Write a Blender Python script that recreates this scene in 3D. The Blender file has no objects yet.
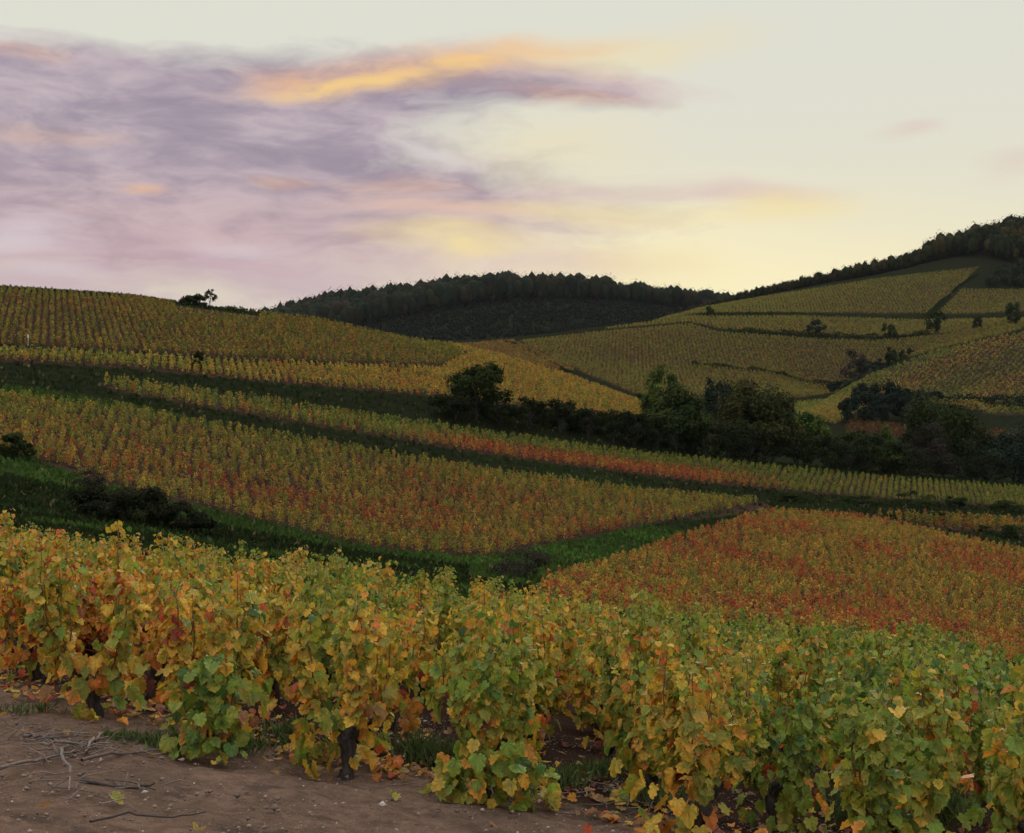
import bpy, math, random
import numpy as np

R = math.radians
F = 1334.0            # focal length in photo pixels
CX, CY = 512.0, 416.5
SC = bpy.context.scene
COL = SC.collection

# ------------------------------------------------------------------ camera
cam = bpy.data.cameras.new('camera')
cam.sensor_fit = 'HORIZONTAL'
cam.sensor_width = 36.0
cam.lens = 36.0 * F / 1024.0
cam.clip_start = 0.1
cam.clip_end = 20000
camo = bpy.data.objects.new('camera', cam)
camo.location = (0, 0, 0)
camo.rotation_euler = (R(90), 0, 0)
COL.objects.link(camo)
SC.camera = camo

# ------------------------------------------------------------------ view / render
SC.view_settings.view_transform = 'Standard'
SC.view_settings.look = 'None'
SC.view_settings.exposure = 0.12
SC.view_settings.gamma = 1.0
SC.view_settings.use_curve_mapping = False
SC.render.engine = 'CYCLES'
SC.cycles.use_denoising = True
SC.cycles.max_bounces = 6
SC.cycles.diffuse_bounces = 3
SC.cycles.glossy_bounces = 2
SC.cycles.transmission_bounces = 4
SC.cycles.volume_bounces = 0
SC.cycles.sample_clamp_indirect = 4.0

SUN_AZ, SUN_EL = 9.0, 7.0       # degrees right of the view axis / above the horizon

# ------------------------------------------------------------------ node helpers
class NT:
    def __init__(s, tree):
        s.t = tree; s.n = tree.nodes; s.l = tree.links
    def put(s, sock, v):
        if hasattr(v, 'is_output') or hasattr(v, 'links'):
            s.l.new(v, sock)
        elif isinstance(v, (int, float)):
            try: sock.default_value = v
            except TypeError: sock.default_value = (v, v, v)
        else:
            v = tuple(v)
            if len(sock.default_value) == 4 and len(v) == 3: v = v + (1.0,)
            sock.default_value = v
    def math(s, op, a, b=0.0, c=None, clamp=False):
        n = s.n.new('ShaderNodeMath'); n.operation = op; n.use_clamp = clamp
        s.put(n.inputs[0], a); s.put(n.inputs[1], b)
        if c is not None: s.put(n.inputs[2], c)
        return n.outputs[0]
    def vmath(s, op, a, b=(0, 0, 0)):
        n = s.n.new('ShaderNodeVectorMath'); n.operation = op
        s.put(n.inputs[0], a); s.put(n.inputs[1], b)
        return n.outputs['Value'] if op in ('LENGTH', 'DOT_PRODUCT') else n.outputs[0]
    def noise(s, vec, scale, detail=4.0, rough=0.55, color=False):
        n = s.n.new('ShaderNodeTexNoise')
        if vec is not None: s.l.new(vec, n.inputs['Vector'])
        n.inputs['Scale'].default_value = scale
        n.inputs['Detail'].default_value = detail
        n.inputs['Roughness'].default_value = rough
        return n.outputs['Color'] if color else n.outputs[0]
    def mix(s, f, a, b, mode='MIX'):
        n = s.n.new('ShaderNodeMix'); n.data_type = 'RGBA'; n.blend_type = mode
        s.put(n.inputs[0], f); s.put(n.inputs[6], a); s.put(n.inputs[7], b)
        return n.outputs[2]
    def mrange(s, v, a, b, c=0.0, d=1.0, smooth=True):
        n = s.n.new('ShaderNodeMapRange'); n.interpolation_type = 'SMOOTHSTEP' if smooth else 'LINEAR'
        s.put(n.inputs[0], v); s.put(n.inputs[1], a); s.put(n.inputs[2], b); s.put(n.inputs[3], c); s.put(n.inputs[4], d)
        return n.outputs[0]
    def mapping(s, vec, loc, rz, scale):
        n = s.n.new('ShaderNodeMapping'); n.vector_type = 'TEXTURE'
        s.l.new(vec, n.inputs[0]); n.inputs[1].default_value = loc; n.inputs[2].default_value = (0, 0, rz); n.inputs[3].default_value = scale
        return n.outputs[0]

def azel(u, v):
    az = math.atan((u - CX) / F)
    el = math.atan((CY - v) / F * math.cos(az))
    return math.degrees(az), math.degrees(el)

# ------------------------------------------------------------------ world (dusk sky with lit clouds)
def build_world():
    w = bpy.data.worlds.new('World'); SC.world = w; w.use_nodes = True
    T = NT(w.node_tree); T.n.clear()
    out = T.n.new('ShaderNodeOutputWorld'); bg = T.n.new('ShaderNodeBackground')
    T.l.new(bg.outputs[0], out.inputs[0])
    sky = T.n.new('ShaderNodeTexSky'); sky.sky_type = 'NISHITA'; sky.sun_disc = False
    sky.sun_elevation = R(SUN_EL); sky.sun_rotation = R(SUN_AZ)
    sky.altitude = 300; sky.air_density = 1.0; sky.dust_density = 1.5; sky.ozone_density = 1.0
    tc = T.n.new('ShaderNodeTexCoord'); d = tc.outputs['Generated']
    sep = T.n.new('ShaderNodeSeparateXYZ'); T.l.new(d, sep.inputs[0])
    az = T.math('MULTIPLY', T.math('ARCTAN2', sep.outputs[0], sep.outputs[1]), 57.2958)
    el = T.math('MULTIPLY', T.math('ARCSINE', sep.outputs[2]), 57.2958)
    cmb = T.n.new('ShaderNodeCombineXYZ'); T.l.new(az, cmb.inputs[0]); T.l.new(el, cmb.inputs[1]); P0 = cmb.outputs[0]
    # domain warp, stretched along the horizon
    Pn = T.vmath('MULTIPLY', P0, (0.10, 0.30, 1))
    wn = T.noise(Pn, 1.0, 4.0, 0.5, color=True)
    P = T.vmath('ADD', P0, T.vmath('MULTIPLY', T.vmath('SUBTRACT', wn, (0.5, 0.5, 0.5)), (7.5, 2.3, 0)))
    fine = T.noise(T.vmath('MULTIPLY', P, (0.13, 0.42, 1)), 1.0, 5.0, 0.55)
    def blobs(lst):
        acc = None
        for (u, v, ru, rv, tilt, amp) in lst:
            a, e = azel(u, v)
            q = T.mapping(P, (a, e, 0), R(tilt), (ru / F * 57.3, rv / F * 57.3, 1))
            g = T.mrange(T.vmath('LENGTH', T.vmath('MULTIPLY', q, (1, 1, 0))), 1.15, 0.1, 0.0, amp)
            acc = g if acc is None else T.math('ADD', acc, g)
        return acc
    # clear sky gradient
    glow = blobs([(690, 300, 420, 130, 0, 1.0)])
    top = T.mrange(el, 2.0, 16.0)
    base = T.mix(top, (0.77, 0.715, 0.515), (0.675, 0.672, 0.59))
    base = T.mix(T.math('MULTIPLY', glow, 0.9), base, (0.90, 0.80, 0.50))
    # overhead and behind: brightness added beyond the visible sky, to light the near vines
    skyc = T.mix(1.0, sky.outputs[0], (0.10, 0.10, 0.10), 'MULTIPLY')
    over = T.mix(T.mrange(el, 18, 45), base, (1.45, 1.40, 1.34))
    over = T.mix(0.12, over, skyc)
    front = T.mrange(T.math('ABSOLUTE', az), 150, 45)
    back = T.mix(T.mrange(el, 0, 60), BACK_LOW, (1.35, 1.30, 1.28))
    c = T.mix(front, back, T.mix(T.mrange(el, 18, 30), base, over))
    # clouds
    lav = blobs([(60, 150, 480, 120, 2, 1.0), (300, 92, 400, 52, 2, 1.0), (330, 190, 420, 62, -3, 1.0), (120, 240, 480, 75, 0, .9), (530, 88, 170, 26, -7, 1.0), (20, 70, 150, 40, 0, .5)])
    wisp = T.noise(T.vmath('MULTIPLY', P, (0.34, 1.1, 1)), 1.0, 7.0, 0.62)
    body = T.math('MULTIPLY', T.math('SUBTRACT', lav, T.mrange(wisp, .35, .65, .02, .24)), T.mrange(fine, 0.28, 0.62, 0.8, 1.3), clamp=True)
    pinkf = T.mrange(el, 11.5, 5.0)
    lavc = T.mix(T.mrange(T.math('ADD', T.math('MULTIPLY', fine, .62), T.math('MULTIPLY', wisp, .38)), 0.38, 0.62), (0.285, 0.235, 0.31), (0.50, 0.405, 0.45))
    pinkc = T.mix(T.mrange(T.math('ADD', T.math('MULTIPLY', fine, .62), T.math('MULTIPLY', wisp, .38)), 0.38, 0.62), (0.46, 0.315, 0.345), (0.63, 0.43, 0.43))
    c = T.mix(T.math('MULTIPLY', body, 0.95), c, T.mix(pinkf, lavc, pinkc))
    low = blobs([(180, 290, 460, 70, 0, 1.0), (20, 225, 70, 25, 0, .7)])
    pale = blobs([(25, 235, 70, 26, 4, .8), (60, 270, 60, 16, 0, .6), (250, 245, 70, 14, 0, .5), (20, 210, 40, 8, 0, .5), (130, 105, 120, 10, -4, .45), (430, 150, 60, 9, -12, .5)])
    c = T.mix(T.math('MULTIPLY', low, T.mrange(fine, .35, .6, .3, .8)), c, (0.50, 0.375, 0.43))
    c = T.mix(T.math('MULTIPLY', pale, T.mrange(fine, .38, .58, .1, .8)), c, (0.66, 0.60, 0.62))
    # veil streaks in the bright half
    st = blobs([(735, 186, 130, 17, -2, .9), (575, 190, 120, 16, -2, .8), (600, 80, 140, 18, -10, .6), (520, 262, 180, 24, 0, .8), (460, 215, 170, 22, -3, .55), (918, 128, 34, 11, 0, .6), (1010, 165, 30, 22, 0, .5)])
    c = T.mix(T.math('MULTIPLY', st, T.mrange(fine, .3, .6, .45, .85), clamp=True), c, (0.66, 0.50, 0.46))
    yel = blobs([(440, 240, 110, 22, -2, .9), (620, 52, 170, 30, 5, .5), (790, 200, 90, 24, 0, .65), (600, 212, 180, 18, -2, .6), (460, 256, 40, 12, 0, .7), (560, 150, 120, 40, 0, .3), (640, 260, 110, 30, 0, .4)])
    c = T.mix(T.math('MULTIPLY', yel, T.mrange(fine, .3, .6, .5, .95), clamp=True), c, (0.84, 0.68, 0.33))
    org = blobs([(400, 72, 200, 27, 6, .68), (270, 76, 60, 16, 0, .5), (560, 102, 110, 14, -5, .5), (545, 50, 120, 13, 6, .45), (155, 186, 26, 9, -2, .6), (288, 180, 38, 9, 3, .5), (25, 52, 50, 9, 0, .35), (60, 130, 100, 10, 0, .28), (400, 178, 80, 16, 0, .35), (430, 205, 120, 16, -4, .3)])
    c = T.mix(T.math('MULTIPLY', org, T.math('MULTIPLY', T.mrange(fine, .3, .58, .55, .9), T.mrange(wisp, .36, .60, .6, 1.0)), clamp=True), c, (0.80, 0.45, 0.23))
    yl2 = blobs([(345, 88, 100, 12, 5, .8), (450, 68, 120, 12, 7, .65)])
    c = T.mix(T.math('MULTIPLY', yl2, T.mrange(wisp, .36, .60, .4, .85), clamp=True), c, (0.92, 0.62, 0.20))
    # below the horizon: dark land
    c = T.mix(T.mrange(el, -0.5, -4.0), c, (0.045, 0.04, 0.035))
    T.l.new(c, bg.inputs[0]); bg.inputs[1].default_value = 1.0
    try:
        w.cycles.sampling_method = 'MANUAL'; w.cycles.sample_map_resolution = 512
    except Exception: pass

BACK_LOW = (0.95, 0.87, 0.84)
build_world()

# ------------------------------------------------------------------ sun: a soft glow low behind the right-hand ridge
sl = bpy.data.lights.new('sun', 'SUN'); sl.energy = 0.9; sl.angle = R(25); sl.color = (1.0, 0.86, 0.66)
so = bpy.data.objects.new('sun', sl); COL.objects.link(so)
so.rotation_euler = (R(90 - SUN_EL - 12), 0, R(180 - SUN_AZ))

# ------------------------------------------------------------------ numeric helpers
rng = np.random.default_rng(7)

def pchip(xk, yk, x):
    xk = np.asarray(xk, float); yk = np.asarray(yk, float)
    h = np.diff(xk); dl = np.diff(yk) / h
    d = np.zeros_like(yk)
    for i in range(1, len(xk) - 1):
        if dl[i - 1] * dl[i] > 0:
            w1 = 2 * h[i] + h[i - 1]; w2 = h[i] + 2 * h[i - 1]
            d[i] = (w1 + w2) / (w1 / dl[i - 1] + w2 / dl[i])
    d[0] = dl[0]; d[-1] = dl[-1]
    x = np.asarray(x, float)
    k = np.clip(np.searchsorted(xk, x) - 1, 0, len(xk) - 2)
    t = np.clip((x - xk[k]) / h[k], 0, 1)
    return ((2*t**3 - 3*t**2 + 1) * yk[k] + (t**3 - 2*t**2 + t) * h[k] * d[k]
            + (-2*t**3 + 3*t**2) * yk[k + 1] + (t**3 - t**2) * h[k] * d[k + 1])

_perm = np.random.default_rng(99).random((256, 256))
def vnoise(x, y):
    xi = np.floor(x).astype(int); yi = np.floor(y).astype(int)
    fx = x - xi; fy = y - yi
    fx = fx*fx*(3 - 2*fx); fy = fy*fy*(3 - 2*fy)
    g = lambda a, b: _perm[a % 256, b % 256]
    return (g(xi, yi)*(1-fx) + g(xi+1, yi)*fx)*(1-fy) + (g(xi, yi+1)*(1-fx) + g(xi+1, yi+1)*fx)*fy
def fbm(x, y, o=3):
    s = 0; a = .5
    for i in range(o):
        s = s + a * vnoise(x * 2**i + 17.3*i, y * 2**i + 5.1*i); a *= .5
    return s / (1 - .5**o)

def inpoly(u, v, poly):
    u = np.asarray(u); v = np.asarray(v)
    ins = np.zeros(u.shape, bool)
    n = len(poly)
    for i in range(n):
        x1, y1 = poly[i]; x2, y2 = poly[(i + 1) % n]
        if y1 == y2: continue
        c = ((y1 > v) != (y2 > v)) & (u < (x2 - x1) * (v - y1) / (y2 - y1) + x1)
        ins ^= c
    return ins

# ------------------------------------------------------------------ the lie of the land
# each contour: (u, v, distance) read along the hillside; heights between contours are interpolated
CONT = [
 [(-400,545,45),(0,540,45),(130,552,45),(250,572,45),(400,588,45),(512,605,45),(640,628,45),(760,640,45),(880,655,45),(1024,680,45),(1400,720,45)],
 [(-400,470,58),(0,513,62),(130,530,63),(250,552,64),(400,566,66),(512,584,67),(640,604,68),(760,618,68),(880,628,69),(1024,650,70),(1400,690,70)],
 [(-400,425,75),(0,468,78),(130,497,78),(250,527,78),(400,553,80),(512,563,82),(640,578,84),(760,588,86),(880,600,87),(1024,618,88),(1400,650,88)],
 [(-400,350,104),(0,394,106),(130,408,110),(250,430,114),(400,454,122),(512,472,128),(640,488,136),(760,504,144),(880,515,146),(1024,546,140),(1400,600,135)],
 [(-400,345,108),(0,384,112),(130,399,116),(250,418,120),(400,442,128),(512,461,135),(640,477,147),(760,491,160),(880,501,172),(1024,511,182),(1400,545,190)],
 [(-400,330,116),(0,372,120),(130,384,124),(250,395,130),(400,418,144),(512,433,152),(640,451,168),(760,464,184),(880,475,200),(1024,486,215),(1400,505,230)],
 [(-400,318,122),(0,358,128),(130,366,133),(250,379,141),(400,392,156),(512,404,168),(640,424,186),(760,462,232),(880,470,250),(1024,486,262),(1400,500,280)],
 [(-400,318,138),(0,346,144),(130,352,150),(250,359,158),(400,369,174),(512,382,190),(640,409,206),(760,455,270),(880,462,290),(1024,474,300),(1400,490,320)],
 [(-400,262,215),(0,290,228),(130,299,230),(250,315,232),(320,322,236),(400,340,238),(450,347,240),(512,360,240),(560,374,236),(650,407,226),(760,440,310),(880,432,330),(1024,436,345),(1400,440,350)],
 [(-400,300,290),(0,318,296),(250,345,300),(400,366,300),(512,388,300),(650,414,300),(760,420,345),(880,418,365),(1024,420,385),(1400,420,390)],
 [(-400,345,395),(0,352,395),(250,355,398),(400,362,400),(512,386,400),(650,404,400),(760,407,405),(815,407,405),(880,398,408),(1024,392,415),(1400,380,420)],
 [(-400,345,430),(0,352,430),(250,355,430),(400,358,430),(512,372,430),(650,389,450),(760,394,450),(825,398,446),(880,370,452),(935,349,458),(1024,329,470),(1400,270,490)],
 [(-400,350,500),(0,352,500),(250,352,500),(400,353,500),(512,356,500),(650,366,512),(760,371,515),(830,392,500),(880,380,508),(940,362,520),(1024,340,540),(1400,285,560)],
 [(-400,348,540),(0,350,540),(250,350,540),(400,347,545),(450,345,550),(512,341,560),(650,332,580),(760,336,580),(880,339,592),(1024,326,602),(1400,290,620)],
 [(-400,345,630),(0,348,630),(250,348,630),(400,344,630),(450,341,630),(512,337,635),(600,328,640),(650,322,645),(700,315,648),(760,314,650),(880,318,652),(1024,317,655),(1400,280,670)],
 [(-400,352,760),(0,352,760),(250,350,760),(400,348,755),(512,344,755),(600,334,750),(650,324,750),(700,309,752),(760,299,755),(880,284,762),(930,276,768),(1024,268,775),(1400,240,780)],
 [(-400,360,830),(0,360,830),(250,355,830),(400,346,830),(512,338,830),(600,334,825),(650,325,820),(710,309,815),(760,297,815),(880,274,820),(930,262,828),(1024,238,845),(1400,160,850)],
 [(-400,350,960),(0,348,960),(250,342,960),(330,335,960),(400,324,960),(512,316,960),(640,314,960),(720,318,960),(880,295,960),(1024,262,960),(1400,200,960)],
 [(-400,350,1080),(0,348,1080),(250,338,1080),(290,328,1080),(330,318,1080),(400,309,1080),(450,303,1080),(512,300,1080),(600,304,1080),(650,309,1080),(705,315,1080),(760,322,1080),(1024,300,1080),(1400,250,1080)],
 [(-400,380,1500),(0,380,1500),(512,350,1500),(1024,350,1500),(1400,350,1500)],
 [(-400,405,2600),(512,400,2600),(1400,400,2600)],
 [(-400,412,6000),(512,412,6000),(1400,412,6000)],
]
UC = np.linspace(-400, 1400, 226)
def plane(x, y):
    yy = np.where(y > 6.0, y, 6.0 + (y - 6.0) * 0.35)
    xx = np.clip(x, -0.684 * np.maximum(y, 11), 0.666 * np.maximum(y, 11))
    return -1.38 - .125 * xx - .119 * yy
YT = np.exp(np.linspace(math.log(20), math.log(6000), 900))
def build_table():
    vs, ys = [], []
    for c in CONT:
        c = np.array(c, float)
        vs.append(pchip(c[:, 0], c[:, 1], UC)); ys.append(pchip(c[:, 0], c[:, 2], UC))
    vs = np.array(vs); ys = np.array(ys)
    tab = np.zeros((len(UC), len(YT)))
    for i, u in enumerate(UC):
        Y = ys[:, i]; Z = -(vs[:, i] - CY) / F * Y
        k0 = np.array([28., 32., 35.])
        Z0 = plane((u - CX) / F * k0, k0)
        Y = np.concatenate([k0, Y]); Z = np.concatenate([Z0, Z])
        for j in range(1, len(Y)):
            if Y[j] <= Y[j - 1] + .5: Y[j] = Y[j - 1] + .5
        tab[i] = pchip(Y, Z, YT)
    return tab
TAB = build_table()
def relief(x, y):
    a = np.clip((y - 40) / 60, 0, 1)
    return a * ((fbm(x / 9, y / 9, 3) - .5) * .35) + np.clip((y - 300) / 300, 0, 1) * (fbm(x / 45, y / 45, 3) - .5) * 2.5
def ground(x, y, fine=True):
    x = np.asarray(x, float); y = np.asarray(y, float)
    ys = np.maximum(y, 1.0)
    u = np.clip(CX + F * x / ys, -400, 1399.9)
    fu = (u + 400) / (UC[1] - UC[0]); iu = np.clip(fu.astype(int), 0, len(UC) - 2); tu = fu - iu
    fy = np.log(np.clip(y, 20, 5999) / 20) / (math.log(6000 / 20) / (len(YT) - 1)); iy = np.clip(fy.astype(int), 0, len(YT) - 2); ty = fy - iy
    z = (TAB[iu, iy]*(1-tu) + TAB[iu+1, iy]*tu)*(1-ty) + (TAB[iu, iy+1]*(1-tu) + TAB[iu+1, iy+1]*tu)*ty
    z = np.where(y < 34, plane(x, y), z)
    return z + relief(x, y)
def onground(u, v):
    lo, hi = 3.0, 30.0
    for _ in range(40):
        m = (lo + hi) / 2; x = (u - CX) / F * m; zz = float(ground(x, m))
        if CY - F * zz / m > v: lo = m
        else: hi = m
    return np.array([(u - CX) / F * m, m, zz])
def proj(x, y, z):
    return CX + F * x / y, CY - F * z / y
def at(u, Y):
    x = (u - CX) / F * Y
    return x, Y, float(ground(x, Y))

# ------------------------------------------------------------------ mesh helpers
class Geo:
    def __init__(s): s.v = []; s.f = []; s.c = []; s.m = []; s.n = 0; s.uv = None
    def add(s, V, Fc, C=(1, 1, 1), mi=0):
        V = np.asarray(V, np.float32); Fc = np.asarray(Fc, np.int64)
        s.v.append(V); s.f.append(Fc + s.n); s.n += len(V)
        C = np.asarray(C, np.float32)
        if C.ndim == 1: C = np.broadcast_to(C, (len(V), 3))
        s.c.append(C); s.m.append(np.full(len(Fc), mi, np.int32))
    def build(s, name, mats, parent=None, smooth=False):
        me = bpy.data.meshes.new(name)
        V = np.concatenate(s.v); C = np.concatenate(s.c)
        loops = np.concatenate([f.ravel() for f in s.f]); tot = np.concatenate([np.full(len(f), f.shape[1]) for f in s.f])
        st = np.concatenate([[0], np.cumsum(tot)[:-1]])
        me.vertices.add(len(V)); me.vertices.foreach_set('co', V.ravel())
        me.loops.add(len(loops)); me.loops.foreach_set('vertex_index', loops.astype(np.int32))
        me.polygons.add(len(tot)); me.polygons.foreach_set('loop_start', st.astype(np.int32))
        if smooth: me.polygons.foreach_set('use_smooth', np.ones(len(tot), bool))
        mats = mats if isinstance(mats, (list, tuple)) else [mats]
        for m in mats: me.materials.append(m)
        me.polygons.foreach_set('material_index', np.concatenate(s.m))
        at_ = me.attributes.new('tint', 'FLOAT_COLOR', 'POINT')
        C4 = np.ones((len(V), 4), np.float32); C4[:, :3] = C
        at_.data.foreach_set('color', C4.ravel())
        if s.uv is not None:
            la = me.attributes.new('blade', 'FLOAT_VECTOR', 'POINT'); la.data.foreach_set('vector', np.concatenate(s.uv).astype(np.float32).ravel())
        me.update(calc_edges=True)
        o = bpy.data.objects.new(name, me); COL.objects.link(o)
        if parent is not None: o.parent = parent
        return o

def tag(o, label=None, cat=None, group=None, kind=None):
    if label: o['label'] = label
    if cat: o['category'] = cat
    if group: o['group'] = group
    if kind: o['kind'] = kind
    return o
def empty(name, loc, rz=0):
    o = bpy.data.objects.new(name, None); o.empty_display_size = .2
    o.location = loc; o.rotation_euler = (0, 0, rz); COL.objects.link(o); return o

def norm(a): return a / np.maximum(np.linalg.norm(a, axis=-1, keepdims=True), 1e-9)

def tube(path, rad, sides=6):
    path = np.asarray(path, float); n = len(path); rad = np.broadcast_to(rad, (n,))
    t = norm(np.gradient(path, axis=0))
    ref = np.where(np.abs(t[:, 2:3]) > .9, np.array([[1., 0, 0]]), np.array([[0, 0, 1.]]))
    a = norm(np.cross(t, ref)); b = np.cross(t, a)
    th = np.arange(sides) * 2 * math.pi / sides
    V = path[:, None, :] + rad[:, None, None] * (np.cos(th)[None, :, None] * a[:, None, :] + np.sin(th)[None, :, None] * b[:, None, :])
    i = np.arange(n - 1)[:, None] * sides; j = np.arange(sides)[None, :]; k = (j + 1) % sides
    Q = np.stack([i + j, i + k, i + sides + k, i + sides + j], -1).reshape(-1, 4)
    V = V.reshape(-1, 3)
    cap = np.array([[x for x in range(sides)][::-1]]) ; cap2 = np.array([[(n - 1) * sides + x for x in range(sides)]])
    return V, Q, cap, cap2
def add_tube(g, path, rad, sides=6, C=(1, 1, 1), mi=0, jit=0, r=None):
    V, Q, c1, c2 = tube(path, rad, sides)
    if jit and r is not None: V = V + r.normal(0, jit, V.shape)
    g.add(V, Q, C, mi)
    s0 = g.n - len(V)
    g.f.append(c2 + s0); g.m.append(np.full(1, mi, np.int32))

def frames(N, Tn):
    N = norm(N); Tn = Tn - (Tn * N).sum(-1, keepdims=True) * N; Tn = norm(Tn)
    return np.cross(Tn, N), Tn, N

def quads(g, P, N, Tn, sx, sy, C, mi=0, bend=0.0):
    """many separate leaf-clump faces: kite shapes"""
    X, T_, N_ = frames(N, Tn)
    n = len(P); sx = np.broadcast_to(sx, (n,))[:, None]; sy = np.broadcast_to(sy, (n,))[:, None]
    V = np.stack([P - T_ * sy * .5, P + X * sx * .5 + N_ * sx * bend, P + T_ * sy * .5, P - X * sx * .5 + N_ * sx * bend], 1).reshape(-1, 3)
    Fc = np.arange(4 * n).reshape(n, 4)
    g.add(V, Fc, np.repeat(C, 4, axis=0), mi)

# ------------------------------------------------------------------ materials
def leaf_mat(name, trans=.35, rough=.45, spec=.4, spots=True, tr_gain=1.3, veins=False):
    m = bpy.data.materials.new(name); m.use_nodes = True
    T = NT(m.node_tree); T.n.clear()
    out = T.n.new('ShaderNodeOutputMaterial')
    at_ = T.n.new('ShaderNodeAttribute'); at_.attribute_name = 'tint'
    c = at_.outputs['Color']
    geo = T.n.new('ShaderNodeNewGeometry')
    if spots:
        n1 = T.noise(geo.outputs['Position'], 38.0, 3.0)
        c = T.mix(T.mrange(n1, .56, .72, 0, .55), c, T.mix(1.0, c, (0.62, 0.42, 0.30), 'MULTIPLY'))
        n2 = T.noise(geo.outputs['Position'], 14.0, 2.0)
        c = T.mix(T.mrange(n2, .35, .65), T.mix(1.0, c, (.82, .85, .8), 'MULTIPLY'), T.mix(1.0, c, (1.12, 1.08, 1.0), 'MULTIPLY'))
    nrm = None
    if veins:
        # palmate veins: green holds out along them while the blade between turns
        b = T.n.new('ShaderNodeAttribute'); b.attribute_name = 'blade'
        sp = T.n.new('ShaderNodeSeparateXYZ'); T.l.new(b.outputs['Vector'], sp.inputs[0])
        ax = T.math('ABSOLUTE', sp.outputs[0]); ang = T.math('ARCTAN2', ax, sp.outputs[1])
        rr = T.math('SQRT', T.math('ADD', T.math('MULTIPLY', ax, ax), T.math('MULTIPLY', sp.outputs[1], sp.outputs[1])))
        dm = None
        for a in (0.0, .72, 1.38):
            q = T.math('MULTIPLY', T.math('ABSOLUTE', T.math('SINE', T.math('SUBTRACT', ang, a))), rr)
            dm = q if dm is None else T.math('MINIMUM', dm, q)
        nv = T.noise(b.outputs['Vector'], 6.0, 3.0)
        near = T.mrange(T.math('ADD', dm, T.math('MULTIPLY', T.math('SUBTRACT', nv, .5), .16)), .10, .0)
        vein = T.mrange(dm, .022, .006)
        green = T.mix(1.0, c, (.52, .92, .80), 'MULTIPLY')
        c = T.mix(T.math('MULTIPLY', near, .75), c, green)
        blot = T.mrange(nv, .56, .72)
        c = T.mix(T.math('MULTIPLY', blot, .6), c, T.mix(1.0, c, (.75, .45, .5), 'MULTIPLY'))
        c = T.mix(T.math('MULTIPLY', vein, .35), c, T.mix(.5, c, (.42, .40, .14)))
        bp = T.n.new('ShaderNodeBump'); bp.inputs['Strength'].default_value = .55; bp.inputs['Distance'].default_value = .012
        T.l.new(T.math('ADD', T.math('MULTIPLY', nv, .8), T.mrange(dm, .12, 0.0, .5, 0.0)), bp.inputs['Height']); nrm = bp.outputs[0]
    p = T.n.new('ShaderNodeBsdfPrincipled')
    if nrm is not None: T.l.new(nrm, p.inputs['Normal'])
    T.put(p.inputs['Base Color'], c); p.inputs['Roughness'].default_value = rough
    p.inputs['Specular IOR Level'].default_value = spec
    tr = T.n.new('ShaderNodeBsdfTranslucent')
    T.put(tr.inputs[0], T.mix(1.0, c, (tr_gain, tr_gain, tr_gain * .8), 'MULTIPLY'))
    mx = T.n.new('ShaderNodeMixShader'); mx.inputs[0].default_value = trans
    T.l.new(p.outputs[0], mx.inputs[1]); T.l.new(tr.outputs[0], mx.inputs[2]); T.l.new(mx.outputs[0], out.inputs[0])
    return m
def bark_mat(name, c1, c2, scale=30):
    m = bpy.data.materials.new(name); m.use_nodes = True
    T = NT(m.node_tree); p = T.n['Principled BSDF']
    tc = T.n.new('ShaderNodeTexCoord')
    n1 = T.noise(T.vmath('MULTIPLY', tc.outputs['Object'], (1, 1, .3)), scale, 5)
    T.put(p.inputs['Base Color'], T.mix(T.mrange(n1, .35, .65), c1, c2)); p.inputs['Roughness'].default_value = .9
    b = T.n.new('ShaderNodeBump'); b.inputs['Strength'].default_value = .7; b.inputs['Distance'].default_value = .01
    T.l.new(n1, b.inputs['Height']); T.l.new(b.outputs[0], p.inputs['Normal'])
    return m
def tint_mat(name, rough=.9):
    m = bpy.data.materials.new(name); m.use_nodes = True
    T = NT(m.node_tree); p = T.n['Principled BSDF']
    at_ = T.n.new('ShaderNodeAttribute'); at_.attribute_name = 'tint'
    geo = T.n.new('ShaderNodeNewGeometry')
    n1 = T.noise(geo.outputs['Position'], 60, 4)
    T.put(p.inputs['Base Color'], T.mix(T.mrange(n1, .3, .7), T.mix(1.0, at_.outputs['Color'], (.7, .7, .7), 'MULTIPLY'), T.mix(1.0, at_.outputs['Color'], (1.25, 1.25, 1.25), 'MULTIPLY')))
    p.inputs['Roughness'].default_value = rough
    return m
M_VINE = leaf_mat('vine_leaf', .36, .45, .28, veins=True)
M_FIELD = leaf_mat('field_vine_leaf', .32, .6, .12, spots=False)
M_TREE = leaf_mat('tree_leaf', .22, .8, .04, spots=False, tr_gain=1.1)
M_GRASS = leaf_mat('grass_blade', .2, .8, .04, spots=False)
M_TRUNK = bark_mat('vine_bark', (.012, .010, .009), (.05, .04, .034), 40)
M_CANE = bark_mat('cane_bark', (.10, .05, .025), (.19, .10, .05), 60)
M_BARK = bark_mat('tree_bark', (.012, .010, .008), (.03, .026, .022), 6)
M_DRY = tint_mat('dry_wood')
M_STONE = tint_mat('stone', .8)

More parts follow.
